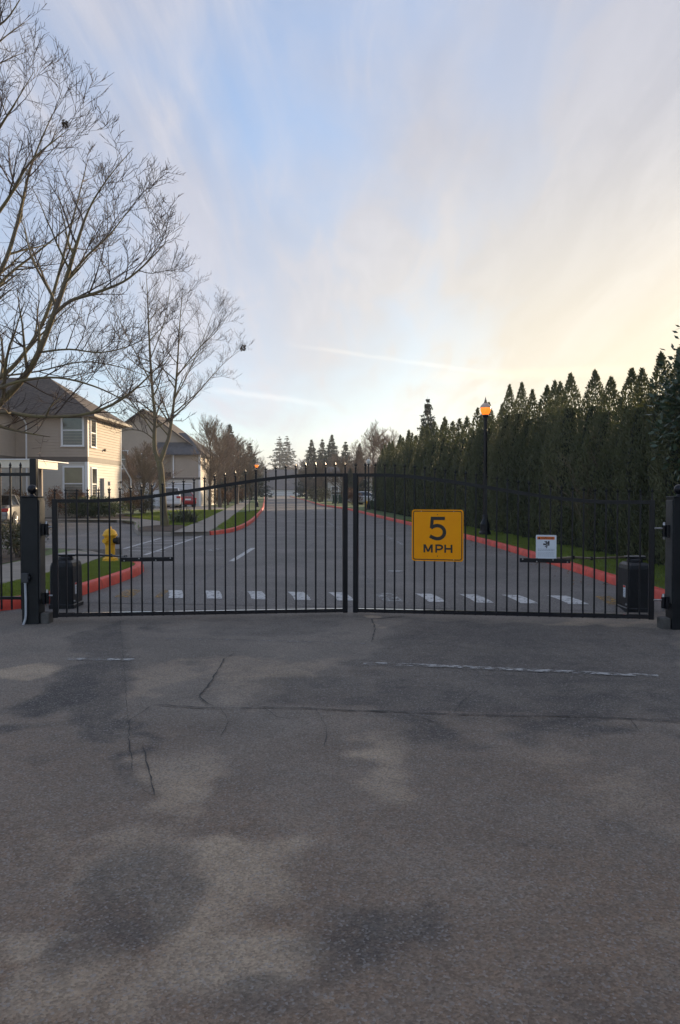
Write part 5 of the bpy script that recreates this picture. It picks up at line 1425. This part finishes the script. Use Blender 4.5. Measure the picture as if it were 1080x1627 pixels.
lap_wall(hB, (px_ - hw_b, YB0 + 1.2), (bx1, YB0 + 1.2), 2.75, pz_ - 0.1, M['siding_up'], 0.2, gable=gab)
trimboard(hB, (bx0, YB0), e, 0, bx1 - bx0, 2.75, 2.95, M['band'], 0.05, 'storey_band')
slab_roof(hB, [[(bx0 - .3, YB0 - 0.35, 2.95), (wx0, YB0 - 0.35, 2.95), (wx0, YB0 + 1.2, 3.5), (bx0 - .3, YB0 + 1.2, 3.5)]], M['shingle'], 0.1, 'pent_roof')
o_ = 0.5; sl_ = (pz_ - ZEb) / hw_b
slab_roof(hB, [[(px_, YB0 + 0.6, pz_ + .05), (px_, YB1 + o_, pz_ + .05), (px_ - hw_b - o_, YB1 + o_, ZEb - o_ * sl_ + .05), (px_ - hw_b - o_, YB0 + 0.6, ZEb - o_ * sl_ + .05)],
               [(px_, YB1 + o_, pz_ + .05), (px_, YB0 + 0.6, pz_ + .05), (bx1 + o_, YB0 + 0.6, ZEb - o_ * sl_ + .05), (bx1 + o_, YB1 + o_, ZEb - o_ * sl_ + .05)]], M['shingle'], 0.16)
zt_ = 7.5
slab_roof(hB, [[(wx0 - 1.6, YB0 - 0.5, ZEb - 0.25), (bx1 + 0.4, YB0 - 0.5, ZEb - 0.25), (bx1 - 1.9, YB0 + 2.6, zt_), (wx0 - 1.6, YB0 + 2.6, zt_)]], M['shingle2'], 0.12, 'front_roof')
def gdoor(p0, p1):
    x0_, x1_ = P(p0, 781, YB0).x, P(p1, 781, YB0).x
    obox(MB(), (x0_, YB0), e, -0.12, x1_ - x0_ + 0.12, 0.0, 0.05, 0.1, 2.42).build('garage_frame', M['trim'], hB)
    dpar = obox(MB(), (x0_, YB0), e, 0, x1_ - x0_, 0.051, 0.06, 0.12, 2.3).build('garage_door', M['band'], hB)
    for q in range(4): obox(MB(), (x0_, YB0), e, 0.02, x1_ - x0_ - 0.02, 0.061, 0.085, 0.14 + q * 0.54, 0.64 + q * 0.54).build('door_panel', M['garage'], dpar)
gdoor(215, 252); gdoor(268, 304)
window(hB, (px_ - hw_b, YB0 + 1.2), e, P(219, 781, 77.2).x - px_ + hw_b, P(232, 781, 77.2).x - px_ + hw_b, 3.9, 5.3)
window(hB, (px_ - hw_b, YB0 + 1.2), e, P(234.5, 781, 77.2).x - px_ + hw_b, P(247, 781, 77.2).x - px_ + hw_b, 3.9, 5.3)
window(hB, (px_ - hw_b, YB0 + 1.2), e, P(192, 781, 77.2).x - px_ + hw_b, P(203, 781, 77.2).x - px_ + hw_b, 3.9, 5.6)
window(hB, (bx1, YB0), n_, 1.3, 2.3, 3.9, 5.2); window(hB, (bx1, YB0), n_, 4.3, 5.6, 0.9, 2.2)
MB().box((bx1 + 0.001, YB0 - 0.04, 0.1), (bx1 + 0.05, YB0 + 0.15, ZEb)).build('corner_board', M['trim'], hB)
MB().box((bx1 - 0.15, YB0 - 0.05, 0.1), (bx1 - 0.001, YB0 - 0.041, ZEb - .3)).build('corner_board', M['trim'], hB)
dx_ = P(276, 781, YB0).x
k = MB(); k.tube([(dx_, YB0 - 0.1, ZEb - 0.2), (dx_, YB0 - 0.1, 2.9)], 0.07, 6); k.build('downspout', M['trim'], hB)
for q in (0.55, 1.9):
    k = MB(); k.tube([(px_ + q * 1.0, YB0 + 3, pz_ - q * sl_), (px_ + q, YB0 + 3, pz_ - q * sl_ + 0.7)], 0.09, 8); k.build('roof_vent', M['band'], hB)

# simple houses farther off
def simple_house(x0, x1, y0, y1, ze, zr, along_y, label, wall, roof, name='house', wins=()):
    r = empty(name, (0, 0, 0), 0, label, 'house')
    lap_wall(r, (x0, y0), (x1, y0), 0.0, ze, wall, 0.3); lap_wall(r, (x1, y0), (x1, y1), 0.0, ze, wall, 0.3); lap_wall(r, (x0, y1), (x0, y0), 0.0, ze, wall, 0.3); lap_wall(r, (x1, y1), (x0, y1), 0.0, ze, wall, 0.3)
    o = 0.6
    if along_y:
        xm = (x0 + x1) / 2; hw__ = (x1 - x0) / 2
        def gb(z): f_ = hw__ * (1 - (z - ze) / (zr - ze)); return (hw__ - f_, hw__ + f_)
        lap_wall(r, (x0, y0), (x1, y0), ze, zr - 0.1, wall, 0.3, gable=gb)
        s_ = (zr - ze) / hw__
        slab_roof(r, [[(xm, y0 - o, zr), (xm, y1 + o, zr), (x0 - o, y1 + o, ze - o * s_), (x0 - o, y0 - o, ze - o * s_)], [(xm, y1 + o, zr), (xm, y0 - o, zr), (x1 + o, y0 - o, ze - o * s_), (x1 + o, y1 + o, ze - o * s_)]], roof, 0.18)
    else:
        ym = (y0 + y1) / 2; s_ = (zr - ze) / ((y1 - y0) / 2)
        slab_roof(r, [[(x0 - o, y0 - o, ze - o * s_), (x1 + o, y0 - o, ze - o * s_), (x1 + o, ym, zr), (x0 - o, ym, zr)], [(x1 + o, y1 + o, ze - o * s_), (x0 - o, y1 + o, ze - o * s_), (x0 - o, ym, zr), (x1 + o, ym, zr)]], roof, 0.18)
    for (s0, s1, z0, z1) in wins: window(r, (x0, y0), e, s0, s1, z0, z1)
    return r
hC = simple_house(6.2, 11.0, 70, 76, 4.5, 6.85, True, 'house whose roof shows just above the hedge', M['siding_up'], M['shingle'], wins=((0.8, 1.8, 2.6, 3.9), (3, 4, 2.6, 3.9)))
for x_, y_ in ((6.7, 71), (7.2, 72), (7.9, 73), (7.0, 74.5)):
    zz = 4.5 + (x_ - 6.2) / 2.4 * 2.35
    k = MB(); k.tube([(x_, y_, zz - 0.1), (x_, y_, zz + 0.55)], 0.09, 8); k.lathe([(0.16, 0.5), (0.16, 0.58), (0.05, 0.66)], 8, (x_, y_, zz)); k.build('roof_vent', M['meter'], hC)
simple_house(-1.9, 7.0, 120, 131, 4.6, 5.6, False, 'pale far house half hidden by leafless trees, right of the road', M['siding_low'], M['shingle2'], wins=((0.6, 1.6, 3.0, 4.1), (2.6, 3.6, 3.0, 4.1), (0.6, 1.6, 0.9, 2.3)))
hE = simple_house(-27.0, -13.0, 275, 293, 2.7, 9.6, False, 'grey-roofed house with white garages closing the far road end', M['trim'], M['shingle2'])
for q in range(3):
    x0_ = -26.2 + q * 3.6
    d_ = MB().box((x0_, 274.9, 0.05), (x0_ + 3.0, 274.97, 2.3)).build('garage_door', M['band'], hE)
    for w_ in range(3): MB().box((x0_ + 0.05, 274.8, 0.1 + w_ * 0.73), (x0_ + 2.95, 274.89, 0.77 + w_ * 0.73)).build('door_panel', M['garage'], d_)

# ------------------------------------------------------------------ carport
cp = empty('carport', (-12.6, 31.5, 0), 0, 'flat-roofed carport with cream fascia over the silver car', 'carport')
cw, cd, cz0, cz1 = 12.0, 3.1, 2.54, 2.88
MB().box((-cw, 0.06, cz0 + 0.08), (-0.06, cd - 0.06, cz1 - 0.03)).build('roof_deck', M['soffit'], cp)
MB().box((-0.05, 0.0, cz0), (0.0, cd, cz1 - 0.02)).build('fascia', M['carport'], cp)
MB().box((-cw, 0.0, cz0), (-0.051, 0.05, cz1 - 0.02)).build('fascia', M['carport'], cp)
MB().box((-cw, -0.06, cz1 - 0.019), (0.07, cd + 1.2, cz1 + 0.02)).build('roof_edge', M['trim'], cp)
for x_ in (-0.6, -3.6, -6.6):
    MB().box((x_ - 0.07, 2.6, 0), (x_ + 0.07, 2.74, cz0 + 0.079)).build('carport_post', M['soffit'], cp)

# ------------------------------------------------------------------ cars
def car(loc, rz, paint, label, cat='car', suv=False, group=None):
    r = empty('parked_car', loc, rz, label, cat, group)
    hs = 1.22 if suv else 1.0
    prof = [(0.00, .42, .70, .74), (0.06, .30, .88, .80), (0.35, .22, .98, .86), (1.0, .20, 1.0, .89), (2.0, .19, .99, .90), (3.1, .19, .97, .90), (3.7, .20, .92, .88), (4.2, .24, .82, .84), (4.48, .32, .68, .76), (4.56, .42, .58, .66)]
    k = MB(); nring = 12
    for (y_, zl, zt_, hw) in prof:
        zt2 = zt_ * hs; zm_ = zl + (zt2 - zl) * 0.5
        half = [(0, zl), (hw * .8, zl), (hw * .97, zl + .12), (hw, zm_), (hw * .96, zt2 - .09), (hw * .84, zt2 - .01), (0, zt2 + .015)]
        ring = half + [(-x_, z_) for x_, z_ in reversed(half[1:-1])]
        k.v += [(x_, y_, z_) for x_, z_ in ring]
    for i in range(len(prof) - 1):
        for j in range(nring): k.f.append((i * nring + j, (i + 1) * nring + j, (i + 1) * nring + (j + 1) % nring, i * nring + (j + 1) % nring))
    k.f.append(tuple(range(nring))); k.f.append(tuple(range(len(prof) * nring - 1, (len(prof) - 1) * nring - 1, -1)))
    body = k.build('car_body', paint, r, auto=32)
    zb_, zt_ = 0.975 * hs, (1.44 if not suv else 1.78)
    st_ = [(0.62 if not suv else 0.25, zb_, .74), (1.22 if not suv else 0.50, zt_ - .03, .58), (1.7, zt_, .60), (2.4, zt_ - .01, .60), (3.25, zb_ - 0.02, .74)]
    bot = [(-.80, st_[0][0]), (.80, st_[0][0]), (.80, st_[4][0]), (-.80, st_[4][0])]
    k = MB()
    k.add([(-.76, st_[0][0], zb_ - .02), (.76, st_[0][0], zb_ - .02), (.78, st_[4][0], zb_ - .05), (-.78, st_[4][0], zb_ - .05), (-.58, st_[1][0], zt_ - .05), (.58, st_[1][0], zt_ - .05), (.59, st_[3][0], zt_ - .05), (-.59, st_[3][0], zt_ - .05)],
          [(0, 1, 5, 4), (1, 2, 6, 5), (2, 3, 7, 6), (3, 0, 4, 7), (4, 5, 6, 7)])
    k.build('windows', M['carglass'], r)
    k = MB()
    k.add([(-.60, st_[1][0] - .03, zt_ - .055), (.60, st_[1][0] - .03, zt_ - .055), (.61, st_[3][0] + .03, zt_ - .055), (-.61, st_[3][0] + .03, zt_ - .055), (-.50, st_[1][0] + .10, zt_), (.50, st_[1][0] + .10, zt_), (.50, st_[3][0] - .12, zt_), (-.50, st_[3][0] - .12, zt_)],
          [(0, 1, 5, 4), (1, 2, 6, 5), (2, 3, 7, 6), (3, 0, 4, 7), (4, 5, 6, 7)])
    k.build('car_roof', paint, r)
    for s_ in (-1, 1):
        for pa, pb, pr in (((s_ * .77, st_[0][0] + 0.02, zb_ - .02), (s_ * .595, st_[1][0] + .02, zt_ - .05), [0.075, 0.05]),
                           ((s_ * .785, st_[4][0], zb_ - .05), (s_ * .60, st_[3][0], zt_ - .05), [0.04, 0.035]), ((s_ * .785, 2.05, zb_ - .04), (s_ * .60, 2.0, zt_ - .05), [0.035, 0.035])):
            MB().tube([pa, pb], pr, 6).build('pillar', paint, r)
        k = MB(); k.box((min(s_ * .46, s_ * .80), -0.03, .70 * hs), (max(s_ * .46, s_ * .80), 0.20, .85 * hs), 0.02); k.build('tail_light', M['tail'], r)
        k = MB(); k.box((min(s_ * .42, s_ * .72), 4.38, .56), (max(s_ * .42, s_ * .72), 4.53, .66), 0.02); k.build('headlight', M['lamp_off'], r)
        k = MB(); k.box((min(s_ * .82, s_ * .97), 2.95, zb_ - .02), (max(s_ * .82, s_ * .97), 3.08, zb_ + .11), 0.02); k.build('mirror', paint, r)
        for y_ in (0.88, 3.62):
            k = MB(); k.tube([(s_ * .70, y_, .335), (s_ * .908, y_, .335)], 0.375, 20); k.build('wheel_arch', M['tyre'], body)
            k = MB(); k.tube([(s_ * .72, y_, .32), (s_ * .905, y_, .32), (s_ * .925, y_, .32)], [.32, .32, .29], 20); w_ = k.build('wheel', M['tyre'], r)
            k = MB(); k.tube([(s_ * .926, y_, .32), (s_ * .932, y_, .32)], .215, 16)
            rim = k.build('rim', M['tyre'], w_)
            k = MB()
            for q in range(6):
                a = q * math.pi / 3; k.tube([(s_ * .936, y_, .32), (s_ * .940, y_ + .20 * math.cos(a), .32 + .20 * math.sin(a))], [.05, .032], 6)
            ring = [(s_ * .937, y_ + .21 * math.cos(a), .32 + .21 * math.sin(a)) for a in np.linspace(0, 2 * math.pi, 19)]
            k.tube(ring, 0.02, 5); k.build('spokes', M['rim'], w_)
    k = MB(); k.box((-.78, -0.05, .36), (.78, 0.10, .58), 0.03); k.build('bumper', paint, r)
    k = MB(); k.box((-.26, -0.038, .66), (.26, -0.012, .80)); k.build('number_plate', M['signwhite'], r)
    return r
car((-14.98, 32.9, 0), R(9), M['silver'], 'silver saloon seen from behind under the carport', group='parked cars')
car((P(318, 781, 71).x - 0.9, 69.8, VZ + 0.006), R(28), M['redcar'], 'dark red car parked on the driveway of the gabled house', group='parked cars')
car((P(281, 781, 68).x - 0.2, 66.5, VZ + 0.006), R(14), M['whitecar'], 'white sport utility car behind the forked tree, left of the red car', suv=True, group='parked cars')
car((P(586, 781, 84).x - 1.9, 86.5, VZ), R(-115), M['whitecar'], 'white car showing past the far end of the hedge', group='parked cars')
hydrant((P(582, 781, 64).x, 64, VZ), R(40), 'distant yellow hydrant by the far end of the hedge')
ub = P(593, 781, 63)
u_ = empty('utility_cabinet', (ub.x, 63, VZ), 0, 'low green utility cabinet beside the distant hydrant', 'utility box')
MB().box((-0.42, -0.3, 0), (0.42, 0.3, 0.62), 0.02).build('cabinet_body', M['bin'], u_); MB().box((-0.45, -0.33, 0.621), (0.45, 0.33, 0.70), 0.02).build('cabinet_lid', M['bin'], u_)
def bin_(px, Y, label):
    p = P(px, 781, Y); r = empty('wheeled_bin', (p.x, Y, VZ), 0.1, label, 'bin', 'green wheeled bins')
    k = MB(); k.add([(-.24, -.28, .06), (.24, -.28, .06), (.24, .28, .06), (-.24, .28, .06), (-.30, -.36, 1.0), (.30, -.36, 1.0), (.30, .36, 1.0), (-.30, .36, 1.0)], [(0, 3, 2, 1), (4, 5, 6, 7), (0, 1, 5, 4), (1, 2, 6, 5), (2, 3, 7, 6), (3, 0, 4, 7)]); k.build('bin_body', M['bin'], r)
    k = MB(); k.add([(-.32, -.39, 1.001), (.32, -.39, 1.001), (.32, .38, 1.001), (-.32, .38, 1.001), (-.28, -.34, 1.07), (.28, -.34, 1.07), (.28, .36, 1.10), (-.28, .36, 1.10)], [(4, 5, 6, 7), (0, 1, 5, 4), (1, 2, 6, 5), (2, 3, 7, 6), (3, 0, 4, 7)]); k.build('bin_lid', M['bin'], r)
    for s_ in (-1, 1):
        k = MB(); k.tube([(s_ * .25, .30, .12), (s_ * .30, .30, .12)], .12, 12); k.build('wheel', M['tyre'], r)
bin_(532, 92, 'green wheeled bin on the right verge, left of the pair'); bin_(541.5, 92, 'green wheeled bin on the right verge, right of the pair')

# ------------------------------------------------------------------ grass
def in_poly(px, py, poly):
    inside = np.zeros(len(px), bool); n = len(poly); j = n - 1
    for i in range(n):
        xi, yi = poly[i][0], poly[i][1]; xj, yj = poly[j][0], poly[j][1]
        c_ = ((yi > py) != (yj > py)) & (px < (xj - xi) * (py - yi) / (yj - yi + 1e-12) + xi)
        inside ^= c_; j = i
    return inside
def grass(name, label, poly, dens, h, w, seed, excl=()):
    rng = np.random.default_rng(seed)
    xs_, ys__ = [p[0] for p in poly], [p[1] for p in poly]
    area = (max(xs_) - min(xs_)) * (max(ys__) - min(ys__)); n = int(area * dens)
    x = rng.uniform(min(xs_), max(xs_), n); y = rng.uniform(min(ys__), max(ys__), n)
    ok = in_poly(x, y, poly)
    for e_ in excl: ok &= ~in_poly(x, y, e_)
    x, y = x[ok], y[ok]; n = len(x)
    a = rng.random(n) * 6.28
    right = np.stack([np.cos(a), np.sin(a), np.zeros(n)], 1)
    up = norm(np.stack([rng.normal(0, .45, n), rng.normal(0, .45, n), np.ones(n)], 1))
    me = quads_mesh(name, np.stack([x, y, np.full(n, VZ - 0.005)], 1), right, up, w * rng.uniform(.7, 1.4, n), h * rng.uniform(.5, 1.3, n), M['blade'], tri=True)
    o = obj(name, me); tag(o, label, 'grass', kind='stuff'); return n
isl_grass = [(-4.95, 10.25), (-4.45, 10.3), (-4.12, 10.7), (-4.0, 12.4), (-3.97, 14.5), (-4.1, 15.4), (-4.6, 16.2), (-5.1, 16.8), (-5.02, 15.0), (-5.17, 12.7), (-5.27, 10.3)]
n1_ = grass('island_grass', 'short grass on the red-kerbed island beside the hydrant', isl_grass, 4200, 0.05, 0.012, 1)
vr = [(x + 0.17, y) for x, y in KERB_R if y < 40] + [(x + 1.75, y) for x, y in reversed(KERB_R) if y < 40]
n2_ = grass('verge_grass', 'short grass strip between the red kerb and the hedge', vr, 1100, 0.06, 0.018, 2)
vl = [(x - 0.17, y) for x, y in KERB_L if 28.5 < y < 60] + [(-6.2, 60)] + [(x, y) for x, y in reversed(sr) if 29.5 < y < 60]
n3_ = grass('strip_grass', 'grass strip between the left pavement and its red kerb', vl, 420, 0.07, 0.03, 3)
ll = [(x, y) for x, y in sl if 28 < y < 60] + [(-9, 60), (-12.5, 58), (-12.8, 46), (-10.6, 41), (-8.7, 37.5), (-7.6, 33.2), (-6.6, 32.6)]
n4_ = grass('lawn_grass', 'sunlit lawn before the houses on the left', ll, 700, 0.08, 0.030, 4)
print('grass blades', n1_, n2_, n3_, n4_)

# fallen leaves and grit along the kerbs
rng = np.random.default_rng(9)
n = 260
yy = rng.uniform(10.5, 30, n); xx = np.array([interp(kr_tab, v_) for v_ in yy]) - np.abs(rng.normal(0, 0.25, n)) - 0.03
up = norm(np.stack([rng.normal(0, 1, n), rng.normal(0, 1, n), rng.normal(0, .25, n)], 1)); side = norm(np.cross(up, np.array([0, 0, 1.0]) + rng.normal(0, .3, (n, 3))))
lt = obj('leaf_litter', quads_mesh('leaf_litter', np.stack([xx, yy, np.full(n, 0.012)], 1), side, up, rng.uniform(.02, .05, n), rng.uniform(.03, .07, n), M['rust_shrub']))
tag(lt, 'scattered fallen leaves in the gutter below the right kerb', 'leaves', kind='stuff')
print('objects', len(bpy.data.objects))

# ------------------------------------------------------------------ thin winter haze
hz = MB().box((-1700, -200, -1.1), (1700, 1700, 34)).build('haze'); tag(hz, 'thin pale haze over the street', 'haze', kind='stuff')
hm_ = bpy.data.materials.new('haze'); hm_.use_nodes = True
hm_.node_tree.nodes.clear()
ho = hm_.node_tree.nodes.new('ShaderNodeOutputMaterial'); hv = hm_.node_tree.nodes.new('ShaderNodeVolumePrincipled')
hv.inputs['Color'].default_value = (0.9, 0.93, 1.0, 1); hv.inputs['Density'].default_value = 0.0005; hv.inputs['Anisotropy'].default_value = 0.2
hm_.node_tree.links.new(hv.outputs[0], ho.inputs['Volume'])
hz.data.materials.append(hm_)
